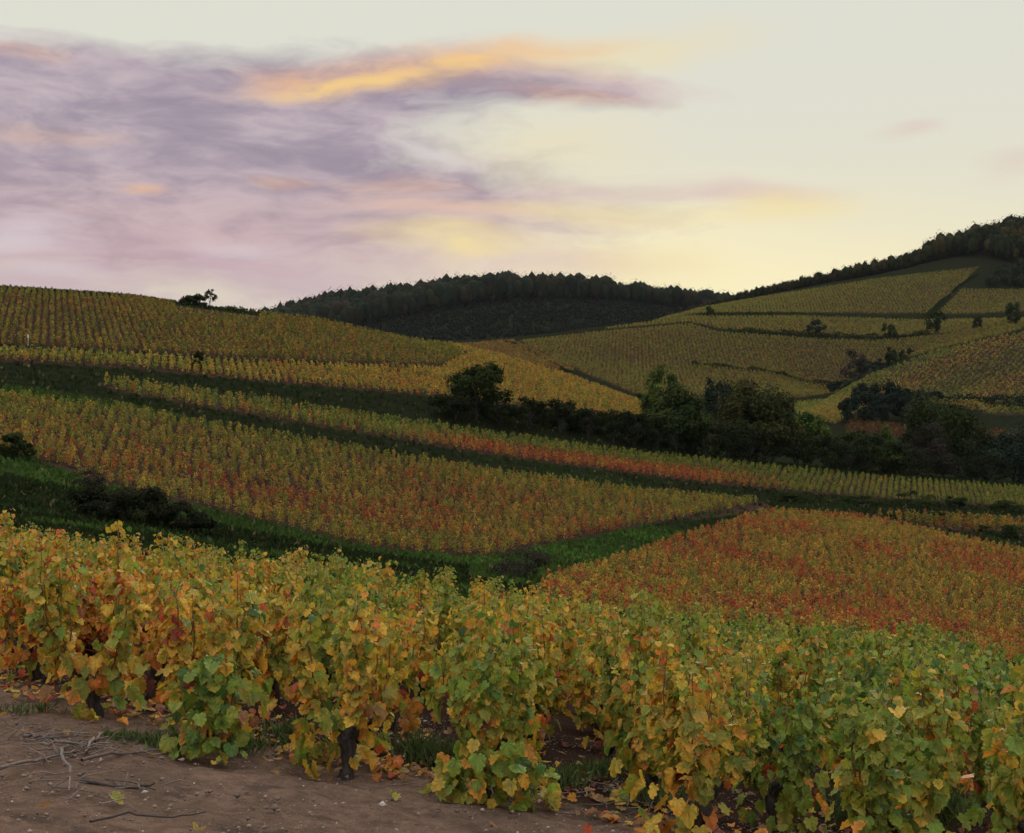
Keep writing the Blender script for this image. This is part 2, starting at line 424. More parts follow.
def ground_mat():
    m = bpy.data.materials.new('ground'); m.use_nodes = True
    T = NT(m.node_tree); p = T.n['Principled BSDF']
    at_ = T.n.new('ShaderNodeAttribute'); at_.attribute_name = 'tint'
    sep = T.n.new('ShaderNodeSeparateColor'); T.l.new(at_.outputs['Color'], sep.inputs[0])
    geo = T.n.new('ShaderNodeNewGeometry'); P = geo.outputs['Position']
    nb = T.noise(P, .12, 4); nm = T.noise(P, 1.1, 5); nf = T.noise(P, 9.0, 6, .65); ng = T.noise(P, 70.0, 4, .7)
    grass = T.mix(T.mrange(nm, .32, .66), (.010, .018, .006), (.024, .044, .012))
    grass = T.mix(T.mrange(nb, .5, .75, 0, .5), grass, (.035, .040, .018))
    soil = T.mix(T.mrange(nm, .3, .7), (.030, .018, .014), (.055, .034, .026))
    earth = T.mix(T.mrange(nf, .30, .68), (.140, .092, .066), (.255, .172, .128))
    earth = T.mix(T.mrange(nm, .48, .70, 0, .6), earth, (.125, .088, .064))
    earth = T.mix(T.mrange(ng, .58, .72, 0, .5), earth, (.30, .23, .19))
    earth = T.mix(T.mrange(ng, .42, .30, 0, .5), earth, (.055, .035, .028))
    nh = T.noise(P, 230.0, 3, .7); nc = T.noise(P, 3.2, 5, .6)
    earth = T.mix(T.mrange(nh, .56, .68, 0, .6), earth, (.34, .25, .21))
    earth = T.mix(T.mrange(nh, .47, .37, 0, .75), earth, (.05, .032, .027))
    earth = T.mix(T.mrange(nc, .54, .66, 0, .65), earth, (.075, .058, .050))
    scrub = T.mix(T.mrange(nm, .3, .7), (.008, .010, .006), (.017, .020, .010))  # scrub tone, also used as painted shade on the upper grass bank
    c = T.mix(sep.outputs[0], grass, soil)
    c = T.mix(sep.outputs[2], c, scrub)
    c = T.mix(sep.outputs[1], c, earth)
    T.put(p.inputs['Base Color'], c); p.inputs['Roughness'].default_value = .95
    p.inputs['Specular IOR Level'].default_value = 0.0
    h = T.math('ADD', T.math('ADD', T.math('MULTIPLY', nf, .6), T.math('MULTIPLY', ng, .3)), T.math('MULTIPLY', nh, .15))
    b = T.n.new('ShaderNodeBump'); b.inputs['Strength'].default_value = 1.0; b.inputs['Distance'].default_value = .07
    T.l.new(h, b.inputs['Height']); T.l.new(b.outputs[0], p.inputs['Normal'])
    return m

# ------------------------------------------------------------------ plots of land (outline, nearest and farthest distance)
PLOTS = {
 'A': ([(-90,372),(0,397),(130,413),(250,434),(400,459),(512,477),(640,494),(757,503),(745,508),(700,515),(600,535),(485,558),(400,552),(350,544),(270,524),(160,499),(90,480),(25,456),(-90,440)], 70, 146),
 'D': ([(545,585),(600,568),(640,556),(700,534),(770,513),(860,519),(940,536),(1024,554),(1120,575),(1120,690),(1000,665),(880,650),(760,640),(640,625),(540,600)], 56, 147),
 'C': ([(100,383),(250,401),(400,424),(512,439),(640,456),(760,468),(880,480),(1024,490),(1120,498),(1120,520),(1024,509),(880,499),(760,489),(700,483),(640,475),(512,459),(400,440),(250,416),(180,404),(110,390)], 112, 226),
 'Y': ([(-120,345),(0,353),(130,359),(250,365),(340,369),(440,371),(470,356),(448,346),(512,361),(560,375),(650,408),(640,422),(512,406),(400,394),(250,381),(130,369),(0,361),(-120,355)], 118, 242),
 'B': ([(-120,275),(0,290),(130,299),(250,315),(320,322),(400,340),(448,347),(468,356),(440,366),(340,364),(250,359),(130,352),(0,345),(-120,338)], 138, 236),
 'K': ([(872,519),(950,521),(1100,530),(1100,542),(960,531),(890,525)], 140, 182),
 'FA': ([(452,346),(512,341),(560,362),(575,372),(512,362)], 300, 575),
 'FB': ([(520,342),(600,333),(690,325),(720,333),(800,339),(874,342),(940,336),(1030,326),(1005,335),(935,350),(890,363),(860,372),(840,392),(800,398),(720,398),(650,400),(585,374)], 390, 606),
 'S': ([(600,330),(690,317),(800,317),(920,321),(1060,318),(1060,325),(930,335),(870,338),(800,335),(720,329),(690,322)], 570, 656),
 'G': ([(655,321),(700,309),(760,298),(880,279),(978,268),(952,294),(926,314),(800,313),(700,313)], 645, 800),
 'H': ([(962,290),(1080,290),(1080,308),(1000,313),(936,315)], 645, 775),
 'E': ([(790,404),(825,402),(872,376),(935,352),(1024,333),(1100,318),(1100,418),(990,414),(940,404),(900,398),(862,410),(836,424),(800,418)], 338, 472),
 'I': ([(850,420),(905,428),(905,440),(845,436)], 325, 395),
 'J': ([(975,432),(1080,432),(1080,444),(975,444)], 330, 395),
}
EARTH_UV = [([(640,318),(700,309),(700,312),(640,322)], 630, 780),
            ([(690,514),(757,501),(775,506),(752,512),(690,521)], 100, 150),
            ([(150,386),(300,402),(300,405),(150,389)], 112, 130)]
EDGE_A = np.array((-2.92, 9.44)); EDGE_B = np.array((0.72, 7.5))
EDIR = (EDGE_B - EDGE_A) / np.linalg.norm(EDGE_B - EDGE_A); ENOR = np.array((-EDIR[1], EDIR[0]))

def build_ground():
    NX = 900
    rows = np.concatenate([np.linspace(-60, .5, 16), np.exp(np.linspace(math.log(.8), math.log(1300), 1050)), np.exp(np.linspace(math.log(1350), math.log(5900), 30))])
    s = np.linspace(-1, 1, NX); s = np.sign(s) * np.abs(s) ** 1.25
    X = s[None, :] * (22 + .72 * np.maximum(rows, 0))[:, None]; Yg = np.repeat(rows[:, None], NX, 1)
    Z = ground(X, Yg)
    near = (Yg < 38)
    Z = Z + near * ((fbm(X * 1.7, Yg * 1.7, 3) - .5) * .09 + (fbm(X * 5 + 9, Yg * 5, 3) - .5) * .06)
    g = Geo()
    V = np.stack([X, Yg, Z], -1).reshape(-1, 3)
    x, y, z = V.T
    C = np.zeros((len(V), 3), np.float32)
    ok = y > 20; ys = np.where(ok, y, 20.)
    u, v = proj(x, ys, z)
    for k, (poly, y0, y1) in PLOTS.items():
        C[:, 0] = np.maximum(C[:, 0], (ok & (y > y0) & (y < y1) & inpoly(u, v, poly)))
    for poly, y0, y1 in EARTH_UV:
        C[:, 0] = np.maximum(C[:, 0], (ok & (y > y0) & (y < y1) & inpoly(u, v, poly)))
    nearp = np.clip((37 - y) / 3, 0, 1)
    off = (x - EDGE_A[0]) * ENOR[0] + (y - EDGE_A[1]) * ENOR[1] + (fbm(x * 2.2, y * 2.2, 3) - .5) * .9
    infield = np.clip((off - .25) / .5, 0, 1)
    C[:, 1] = np.maximum(C[:, 1], nearp * (1 - infield)); C[:, 0] = np.maximum(C[:, 0], nearp * infield)
    # rough dark scrub on the lower bank and on the wooded hills
    C[:, 2] = np.maximum(C[:, 2], np.clip((y - 815) / 30, 0, 1))
    wild = (y > 240) & (C[:, 0] < .5)
    C[:, 2] = np.maximum(C[:, 2], wild * 1.0)
    steep = (y > 64) & (y < 77) & (u < 470) & (C[:, 0] < .5)
    C[:, 2] = np.maximum(C[:, 2], steep * .9)
    bank = (y > 112) & (y < 240) & (C[:, 0] < .5)  # upper grass bank: its shade is painted in with the scrub tone
    C[:, 2] = np.maximum(C[:, 2], bank * .95)
    i = np.arange(len(rows) - 1)[:, None] * NX; j = np.arange(NX - 1)[None, :]
    Q = np.stack([i + j, i + j + 1, i + NX + j + 1, i + NX + j], -1).reshape(-1, 4)
    g.add(V, Q, C)
    o = g.build('ground', ground_mat(), smooth=True)
    tag(o, kind='structure')
build_ground()

# ------------------------------------------------------------------ palettes
PAL = np.array([
    (.065, .125, .028),   # 0 deep green
    (.195, .245, .040),   # 1 yellow green
    (.270, .245, .042),   # 2 olive yellow
    (.540, .325, .045),   # 3 golden yellow
    (.580, .225, .040),   # 4 orange
    (.440, .075, .030),   # 5 red
    (.220, .042, .036),   # 6 dark wine red
    (.280, .130, .055),   # 7 brown
])
PALF = np.array([      # the same vines, darkened: the shade between plants is mixed into these colours
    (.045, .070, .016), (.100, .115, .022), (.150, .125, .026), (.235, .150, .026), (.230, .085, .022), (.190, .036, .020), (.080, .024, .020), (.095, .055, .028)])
def pick(r, w, n):
    w = np.asarray(w, float); return r.choice(len(w), n, p=w / w.sum())
def jitter(r, c, a=.18):
    return np.clip(c * r.normal(1, a, (len(c), 1)) * r.normal(1, .06, c.shape), .004, .9)

# ------------------------------------------------------------------ vineyard plots beyond the near one
def row_points(poly, y0, y1, ang, a, b, seed, jit=.26):
    r = np.random.default_rng(seed)
    us = [p[0] for p in poly]
    xs = [(uu - CX) / F * yy for uu in (min(us), max(us)) for yy in (y0, y1)]
    cx, cy = (min(xs) + max(xs)) / 2, (y0 + y1) / 2
    Lr = math.hypot(max(xs) - min(xs), y1 - y0) / 2 + 2
    ni, nj = int(Lr / a) + 1, int(Lr / b) + 1
    I, J = np.meshgrid(np.arange(-ni, ni + 1) * a, np.arange(-nj, nj + 1) * b, indexing='ij')
    rowid = np.repeat(np.arange(2 * ni + 1)[:, None], 2 * nj + 1, 1).ravel()
    I = I.ravel(); J = J.ravel()
    I = I + r.normal(0, jit * a * .5, len(I)); J = J + r.normal(0, jit * b * 1.5, len(J))
    ca, sa = math.cos(ang), math.sin(ang)
    x = cx + I * ca + J * sa; y = cy - I * sa + J * ca      # J runs along the row
    k = (y > y0) & (y < y1); x, y, rowid = x[k], y[k], rowid[k]
    z = ground(x, y); u, v = proj(x, y, z)
    k = inpoly(u, v, poly); keep = r.random(k.sum()) > .05
    uk, vk = u[k], v[k]
    keep &= ~((np.abs(vk - (474 + (uk - 100) * .10)) < 2.5) & (uk > 20) & (uk < 330) & (r.random(len(uk)) < .85))   # worn terrace edge across the big plot
    keep &= ~inpoly(uk, vk, [(176, 299), (215, 302), (258, 314), (262, 322), (215, 316), (176, 312)])              # bushes on the crest
    return x[k][keep], y[k][keep], z[k][keep], u[k][keep], v[k][keep], rowid[k][keep]

def plot(name, key, ang, a, b, H, Wd, m, fs, wfun, label, seed, cat='vineyard plot', gain=1.0, jit=.26, coh=.66):
    poly, y0, y1 = PLOTS[key]
    x, y, z, u, v, row = row_points(poly, y0, y1, R(ang), a, b, seed, jit)
    r = np.random.default_rng(seed + 1)
    n = len(x)
    W = np.clip(wfun(x, y, u, v, row), 0.001, None); W = W / W.sum(1, keepdims=True)
    cdf = W.cumsum(1)
    main = (r.random((n, 1)) > cdf).sum(1).clip(0, 7)
    Hn = H * r.normal(1, .10, n).clip(.7, 1.3)
    t = r.random((n, m)) ** .8
    th = r.random((n, m)) * 2 * math.pi
    rad = Wd * (.35 + .75 * np.sin(np.clip(t * .9 + .1, 0, 1) * math.pi) ** .7) * np.sqrt(r.random((n, m))) * r.normal(1, .15, (n, 1))
    lean = r.normal(0, .06, (n, 2))
    P = np.stack([x[:, None] + rad * np.cos(th) + lean[:, :1] * t, y[:, None] + rad * np.sin(th) + lean[:, 1:] * t, z[:, None] + Hn[:, None] * (.14 + .86 * t)], -1)
    N = np.stack([np.cos(th), np.sin(th), np.full_like(th, .35)], -1) + r.normal(0, .55, (n, m, 3))
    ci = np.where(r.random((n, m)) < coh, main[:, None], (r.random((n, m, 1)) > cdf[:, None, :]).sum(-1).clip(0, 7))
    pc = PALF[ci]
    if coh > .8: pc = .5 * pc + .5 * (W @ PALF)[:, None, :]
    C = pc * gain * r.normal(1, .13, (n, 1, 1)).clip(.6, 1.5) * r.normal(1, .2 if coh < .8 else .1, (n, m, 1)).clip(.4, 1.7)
    P = P.reshape(-1, 3); N = N.reshape(-1, 3); C = C.reshape(-1, 3)
    g = Geo()
    T_ = np.stack([r.normal(0, .6, len(P)), r.normal(0, .6, len(P)), np.full(len(P), -1.)], -1)
    s = fs * r.uniform(.7, 1.3, len(P))
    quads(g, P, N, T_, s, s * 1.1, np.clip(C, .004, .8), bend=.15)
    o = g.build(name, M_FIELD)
    tag(o, label, cat, 'vineyard plots on the slopes', 'stuff')
    return o

def wA(x, y, u, v, row):
    q = fbm(x / 7, y / 7, 3); q2 = fbm(x / 3 + 40, y / 3, 2)
    top = np.clip((475 + (u - 250) * .13 - v) / 40, 0, 1)            # upper strip is greener
    red = np.clip((q - .44) * 8, 0, 1) * (1 - top) * np.clip(1.25 - ((u - 420) / 330) ** 2, .25, 1)
    edge = np.clip((v - (505 + (u - 200) * .12)) / 25, 0, 1)
    z0 = np.zeros_like(x)
    return np.stack([.5 + .8 * top + .4 * edge, 1.5 + 1.8 * top + .8 * edge, 1.7 + .6 * top, 1.5 - .6 * red, .6 * (1 - top) + 1.2 * red, .12 * (1 - top) + 1.6 * red, .08 + .4 * red, .9 - .4 * top], 1)
def wD(x, y, u, v, row):
    q = fbm(x / 7 + 5, y / 10 + 9, 3); red = np.clip((q - .455) * 8, 0, 1)
    gl = np.clip((620 - u) / 120, 0, 1)
    return np.stack([.7 - .4 * red, 1.7 - .9 * red + .3 * gl, 1.6 - .5 * red, 2.0 - 1.4 * red, 1.6 + 1.0 * red, .15 + 2.4 * red, .1 + .4 * red, .8 + 0*x], 1)
def wC(x, y, u, v, row):
    top = np.interp(u, [100, 250, 400, 512, 640, 760, 880, 1100], [383, 401, 424, 439, 456, 468, 480, 497])
    bot = np.interp(u, [110, 250, 400, 512, 640, 760, 880, 1120], [390, 416, 440, 459, 475, 489, 499, 520])
    t = np.clip((v - top) / np.maximum(bot - top, 1), 0, 1)
    red = np.clip((t - .42) * 4, 0, 1) * np.clip((u - 390) / 80, 0, 1) * np.clip((800 - u) / 90, 0, 1)
    lm = np.clip((420 - u) / 120, 0, 1)
    return np.stack([1.6 - 1.5 * red, 3.0 - 2.9 * red, .8 - .5 * red, .25 + .5 * lm + .3 * red, .05 + .35 * lm + 2.2 * red, .02 + 2.2 * red + .1 * lm, .01 + .3 * red, .15 + 0 * x], 1)
def wY(x, y, u, v, row):
    q = fbm(x / 12, y / 12, 3); o = np.clip((q - .45) * 4, 0, 1); lg = np.clip((260 - u) / 150, 0, 1)
    return np.stack([.3 + 1.0 * lg, 1.0 + 1.2 * lg, 1.6 + 0*x, 2.2 - 1.2 * lg, 1.0 * o + .2, .1 + .15 * o, .02 + 0*x, .5 + 0*x], 1)
def wB(x, y, u, v, row):
    q = fbm(x / 14 + 3, y / 14, 3); o = np.clip((q - .42) * 4, 0, 1)
    low = np.clip((y - 138) / 60, 0, 1)
    return np.stack([.5 + .7 * low, .9 + 1.0 * low, 1.4 + 0*x, 1.4 - .3 * low, .9 * o + .3 * (1 - low), .25 * o, .12 + 0*x, 1.6 - .7 * low], 1)
def wK(x, y, u, v, row):
    return np.tile(np.array([[.4, .9, 1.2, 1.6, .9, .2, .05, .6]]), (len(x), 1))
def flat(*w):
    w = np.array([w], float)
    def f(x, y, u, v, row):
        q = fbm(x / 25, y / 25, 3)[:, None]
        return np.repeat(w, len(x), 0) * np.where(np.arange(8)[None, :] >= 4, .4 + 1.4 * q, 1.4 - .8 * q)
    return f
def wE(x, y, u, v, row):
    s = np.sin((v + (u - 830) * .42) * .13 + fbm(x / 30, y / 30, 2) * 2)
    g = np.clip(s, 0, 1); o = np.clip(-s, 0, 1)
    return np.stack([3.0 * g + .5, 1.6 + 0*x, .8 + 0*x, .2 + .5 * o, .5 * o, .15 * o, .05 + 0*x, .7 * o + .1], 1)

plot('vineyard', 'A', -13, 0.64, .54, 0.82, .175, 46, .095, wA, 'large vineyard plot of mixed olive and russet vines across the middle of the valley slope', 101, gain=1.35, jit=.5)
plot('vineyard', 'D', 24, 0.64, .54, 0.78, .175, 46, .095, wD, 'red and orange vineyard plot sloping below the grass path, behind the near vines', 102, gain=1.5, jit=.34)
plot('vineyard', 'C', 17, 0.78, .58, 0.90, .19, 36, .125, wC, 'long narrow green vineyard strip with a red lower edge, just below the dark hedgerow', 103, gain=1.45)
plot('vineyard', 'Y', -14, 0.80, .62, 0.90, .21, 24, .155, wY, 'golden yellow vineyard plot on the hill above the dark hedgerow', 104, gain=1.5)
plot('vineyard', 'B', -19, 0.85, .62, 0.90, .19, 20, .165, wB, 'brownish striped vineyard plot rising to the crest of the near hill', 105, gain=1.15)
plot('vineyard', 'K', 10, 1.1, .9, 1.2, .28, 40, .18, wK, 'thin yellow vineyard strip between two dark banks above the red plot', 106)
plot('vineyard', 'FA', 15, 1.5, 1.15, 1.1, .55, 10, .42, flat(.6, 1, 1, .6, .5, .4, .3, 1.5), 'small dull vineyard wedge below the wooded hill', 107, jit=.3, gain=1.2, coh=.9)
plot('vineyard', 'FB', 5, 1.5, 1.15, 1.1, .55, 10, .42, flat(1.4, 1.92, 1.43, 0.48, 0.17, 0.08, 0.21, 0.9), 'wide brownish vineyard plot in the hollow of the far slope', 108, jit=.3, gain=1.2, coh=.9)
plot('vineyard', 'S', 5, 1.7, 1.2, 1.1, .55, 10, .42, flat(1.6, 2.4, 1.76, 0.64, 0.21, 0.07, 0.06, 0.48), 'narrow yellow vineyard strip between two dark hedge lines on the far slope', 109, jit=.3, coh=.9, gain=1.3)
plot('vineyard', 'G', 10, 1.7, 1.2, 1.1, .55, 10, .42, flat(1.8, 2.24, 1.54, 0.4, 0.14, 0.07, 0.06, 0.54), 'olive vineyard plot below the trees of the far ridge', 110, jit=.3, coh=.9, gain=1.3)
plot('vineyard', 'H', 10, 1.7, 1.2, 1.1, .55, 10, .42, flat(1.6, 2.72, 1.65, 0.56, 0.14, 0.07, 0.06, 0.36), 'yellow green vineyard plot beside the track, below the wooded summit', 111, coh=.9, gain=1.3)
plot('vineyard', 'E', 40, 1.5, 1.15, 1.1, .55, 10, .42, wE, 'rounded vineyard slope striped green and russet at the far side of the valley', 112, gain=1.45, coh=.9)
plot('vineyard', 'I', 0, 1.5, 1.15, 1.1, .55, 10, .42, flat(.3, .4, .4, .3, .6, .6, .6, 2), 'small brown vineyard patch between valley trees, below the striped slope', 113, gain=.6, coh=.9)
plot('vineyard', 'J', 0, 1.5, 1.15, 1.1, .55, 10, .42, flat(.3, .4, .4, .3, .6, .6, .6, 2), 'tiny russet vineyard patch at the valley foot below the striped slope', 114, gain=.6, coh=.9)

# ------------------------------------------------------------------ grass on the banks
def build_grass():
    r = np.random.default_rng(31); g = Geo()
    def scatter(n, y0, y1, u0, u1, size, light):
        Y = np.sqrt(r.uniform(y0**2, y1**2, n)); u = r.uniform(u0, u1, n); x = (u - CX) / F * Y; z = ground(x, Y)
        uu, v = proj(x, Y, z); k = np.ones(n, bool)
        for kk, (poly, a, b) in PLOTS.items():
            k &= ~((Y > a) & (Y < b) & inpoly(uu, v, poly))
        x, Y, z = x[k], Y[k], z[k]; n = len(x)
        q = fbm(x / 5, Y / 5, 3)
        d = np.clip((q - .5) * 4, 0, 1)
        uk = uu[k]
        d = np.where((Y > 65) & (Y < 75) & (uk < 470), d * .1, d)
        d = np.where((Y > 75) & (Y < 112) & (uk < 470), d * .5 + .6, d)
        d = np.where((Y > 66) & (Y < 140) & (uk > 470) & (uk < 790), d * .5 + .7, d)[:, None]
        C = np.array([[.013, .022, .007]]) * (1 - d) + np.array(light)[None] * d
        C = C * r.normal(1, .22, (n, 1)).clip(.4, 1.7)
        dry = (r.random(n) < .07)[:, None]; C = np.where(dry, np.array([[.085, .075, .035]]) * r.normal(1, .25, (n, 1)).clip(.4, 1.6), C)
        P = np.stack([x, Y, z + size * .25], -1); N = np.stack([r.normal(0, 1, n), r.normal(0, 1, n), r.normal(.2, .3, n)], -1)
        T_ = np.stack([r.normal(0, .5, n), r.normal(0, .5, n), np.ones(n)], -1)
        quads(g, P, N, T_, size * .5 * r.uniform(.5, 1.4, n), size * r.uniform(.6, 1.5, n), np.clip(C, .003, .5))
    scatter(60000, 42, 112, -60, 1080, .38, (.042, .085, .018))
    scatter(40000, 108, 240, -60, 1080, .5, (.022, .042, .012))
    o = g.build('grass', M_GRASS); tag(o, 'rough dark green grass on the banks between vineyard plots', 'grass', kind='stuff')
build_grass()

# ------------------------------------------------------------------ trees and shrubs
GREEN = [(.012, .021, .007), (.019, .032, .009), (.029, .040, .011)]
LIGHTG = [(.028, .058, .012), (.044, .076, .015), (.064, .088, .020)]
BLUEG = [(.010, .018, .013), (.016, .027, .019), (.022, .034, .020)]
AUTUMN = [(.035, .038, .012), (.070, .055, .016), (.10, .070, .02)]
GREYB = [(.022, .020, .016), (.032, .029, .023), (.042, .038, .028)]
def crown_geo(g, r, cen, rx, ry, rz, nleaf, leaf, cols, nclump, open_=.0):
    cen = np.asarray(cen, float)
    d = norm(r.normal(0, 1, (nclump, 3))); 
    rr = r.uniform(.35, .95, (nclump, 1)) ** .7
    cl = d * rr * np.array([[rx, ry, rz]])
    wid = np.where(d[:, 2:3] < 0, 1 / np.sqrt(np.maximum(1 - d[:, 2:3] ** 2, .12)) ** .85, 1.0); cl[:, :2] *= wid
    cr = np.array([[rx, ry, rz]]) * r.uniform(.20, .40, (nclump, 1))
    per = r.multinomial(nleaf, np.ones(nclump) / nclump)
    idx = np.repeat(np.arange(nclump), per)
    q = norm(r.normal(0, 1, (nleaf, 3))) * (r.random((nleaf, 1)) ** (.45 + open_))
    P = cen + cl[idx] + q * cr[idx]
    N = q + d[idx] * .4 + np.array([[0, 0, .4]]) + r.normal(0, .5, (nleaf, 3))
    T_ = r.normal(0, 1, (nleaf, 3)) + np.array([[0, 0, -.6]])
    cols = np.array(cols); base = cols[r.integers(0, len(cols), nclump)]
    C = base[idx] * r.normal(1, .22, (nleaf, 1)).clip(.4, 1.8)
    C = np.where(r.random((nleaf, 1)) < .3, cols[r.integers(0, len(cols), nleaf)], C)
    quads(g, P, N, T_, leaf * r.uniform(.6, 1.3, nleaf), leaf * r.uniform(.8, 1.6, nleaf), np.clip(C, .003, .6), bend=.12)
    return cen + cl
def make_tree(name, label, cat, u, Y, hpx, wpx, tf=.22, nleaf=4000, leaf=.3, cols=GREEN, seed=1, group=None, nclump=36, open_=0., dz=0., multi=1):
    r = np.random.default_rng(seed)
    x, y, z = at(u, Y); s = Y / F
    if group == 'trees along the hedgerow': hpx, wpx = hpx * 1.06, wpx * 1.12
    H, W = hpx * s, wpx * s
    root = empty(name, (x, y, z - .1 + dz))
    tag(root, label, cat, group)
    gc = Geo(); gt = Geo()
    zc = H * (tf + (1 - tf) * .5); rz = H * (1 - tf) * .5
    centres = crown_geo(gc, r, (0, 0, zc), W * .5 * .9, W * .5 * .9, rz * .92, nleaf, leaf, cols, nclump, open_)
    rt = max(.05, H * .022)
    for k in range(multi):
        off = r.normal(0, .18 * (multi > 1), 2) * W * .5
        pts = [(off[0] * t + r.normal(0, .02) * H * (t > 0), off[1] * t + r.normal(0, .02) * H * (t > 0), t * zc * 1.1) for t in np.linspace(0, 1, 6)]
        add_tube(gt, pts, np.linspace(rt, rt * .4, 6), 7)
        for c in centres[k::multi][:10]:
            t0 = r.uniform(.3, .9); p0 = np.array(pts[int(t0 * 5)])
            mid = (p0 + c) / 2 + r.normal(0, .04 * H, 3)
            add_tube(gt, [p0, mid, c], [rt * .45, rt * .28, rt * .1], 5)
    gt.build('trunk' if cat == 'tree' else 'stem', M_BARK, root)
    gc.build('crown' if cat == 'tree' else 'foliage', M_TREE, root)
    return root

hg = 'trees along the hedgerow'
make_tree('tree', 'round dark tree with ragged crown standing alone on the hedgerow, before the golden plot', 'tree', 476, 153, 61, 54, .14, 6460, .30, GREEN, 11, hg, 30, .25)
make_tree('tree', 'dark rounded tree in the hedgerow left of the gap showing the golden plot', 'tree', 676, 178, 66, 66, .03, 8840, .34, [(.017, .031, .010), (.027, .043, .012), (.039, .053, .015)], 12, hg, 40)
make_tree('tree', 'broad tallest tree of the hedgerow with a brownish dark crown', 'tree', 757, 192, 78, 82, .03, 11900, .38, [(.017, .026, .009), (.028, .036, .011), (.041, .042, .014)], 13, hg, 52)
make_tree('tree', 'mid green tree at the right shoulder of the tallest hedgerow tree', 'tree', 808, 199, 56, 46, .03, 6120, .34, LIGHTG, 14, hg, 30)
make_tree('tree', 'small dark tree in the hedgerow right of the mid green tree', 'tree', 851, 206, 42, 40, .03, 4420, .34, GREEN, 15, hg, 24)
make_tree('tree', 'pale green sapling sticking out between low dark hedgerow trees', 'tree', 883, 214, 46, 30, .03, 2720, .34, LIGHTG, 16, hg, 18)
make_tree('tree', 'squat dark tree at the hedgerow end before the brown vineyard patch', 'tree', 880, 209, 36, 60, .03, 4760, .36, GREEN, 17, hg, 26)
make_tree('tree', 'big dark tree at the lower end of the hedgerow, right side', 'tree', 945, 224, 84, 74, .03, 10200, .42, GREEN, 18, hg, 44)
make_tree('tree', 'grey brown half bare tree before the big dark tree at the hedgerow end', 'tree', 928, 216, 52, 56, .03, 4080, .30, GREYB, 19, hg, 28, .2)
make_tree('tree', 'bluish dark tree clump at the valley edge, cut by the right border', 'tree', 1016, 246, 62, 74, .03, 8160, .45, BLUEG, 20, hg, 40)
make_tree('tree', 'lower bluish tree between the big dark tree and the right border clump', 'tree', 978, 240, 44, 50, .03, 4420, .42, BLUEG, 21, hg, 24)
make_tree('tree', 'small bluish tree peeping between two hedgerow trees, behind the golden gap', 'tree', 718, 300, 52, 36, .03, 2720, .5, BLUEG, 22, 'trees in the valley')
make_tree('tree', 'light green bushy tree just behind the dark rounded hedgerow tree', 'tree', 660, 196, 60, 40, .03, 3060, .36, LIGHTG, 23, hg, 22)
vt = 'trees in the valley'
for i, (u, h, w, lab) in enumerate([(858, 40, 40, 'leftmost bluish tree of the dark valley clump below the striped slope'), (884, 46, 42, 'tallest bluish tree of the dark valley clump below the striped slope'), (908, 36, 40, 'rightmost bluish tree of the dark valley clump below the striped slope')]):
    make_tree('tree', lab, 'tree', u, 350 + 6 * i, h, w, .03, 4080, .6, BLUEG, 30 + i, vt, 26)
# hedge between the hedgerow trees: each shrub its own
sg = 'shrubs of the hedgerow'
words = ['first', 'second', 'third', 'fourth', 'fifth', 'sixth', 'seventh', 'eighth', 'ninth', 'tenth', 'eleventh', 'twelfth', 'thirteenth', 'fourteenth', 'fifteenth', 'sixteenth', 'seventeenth', 'eighteenth', 'nineteenth', 'twentieth']
words += ['twenty first', 'twenty second', 'twenty third', 'twenty fourth', 'twenty fifth', 'twenty sixth', 'twenty seventh', 'twenty eighth']
def ordw(n): return words[n - 1]
hs = [(455, 36, 46), (500, 38, 50), (530, 34, 46), (560, 36, 44), (588, 34, 44), (613, 38, 42), (634, 36, 40), (656, 34, 40), (705, 40, 44), (728, 38, 40), (748, 34, 44), (772, 34, 44), (795, 36, 46), (826, 36, 46), (848, 30, 44), (868, 30, 40), (905, 34, 50), (960, 30, 50), (990, 30, 50)]
for i, (u, h, w) in enumerate(hs):
    Y = np.interp(u, [400, 512, 640, 760, 880, 1024], [146, 155, 171, 187, 206, 222])
    make_tree('shrub', f'{ordw(i + 1)} dark shrub from the left in the hedgerow below the golden plot', 'shrub', u, Y, h, w * 1.15, .05, 2000, .26, [(.008, .012, .005), (.012, .018, .006), (.017, .022, .008)], 50 + i, sg, 22, multi=3)
# shrubs on the near banks
bg_ = 'bushes on the banks'
make_tree('bush', 'dark round bush at the left end of the large mixed vineyard plot', 'bush', 14, 82, 30, 44, .05, 2200, .13, GREEN, 80, bg_, 20, multi=3)
make_tree('bush', 'leafless purplish bush at the corner where grass paths meet', 'bush', 522, 72, 36, 74, .04, 2600, .085, GREYB, 81, bg_, 30, .3, multi=6)
for i, (u, h, w, lab) in enumerate([(104, 26, 60, 'dark spreading bush on the shaded bank, leftmost of its three bushes'), (150, 32, 54, 'tallest of the dark bushes on the shaded bank above the near vines'), (188, 24, 46, 'low dark bush on the shaded bank just right of the tallest one')]):
    make_tree('bush', lab, 'bush', u, 66.5 + i * .7, h * 1.5, w * 1.25, .02, 3600, .12, [(.008, .011, .005), (.012, .016, .007), (.018, .019, .010)], 82 + i, bg_, 20, multi=3)
make_tree('bush', 'greyish bare bush above the grass strip, left of the mixed plot corner', 'bush', 88, 76, 30, 40, .04, 900, .09, GREYB, 90, bg_, 18, .3, multi=4)
make_tree('bush', 'dark bush alone on the yellow strip below the striped plot', 'bush', 197, 140, 20, 16, .06, 900, .18, GREEN, 91, bg_, 12, multi=2)
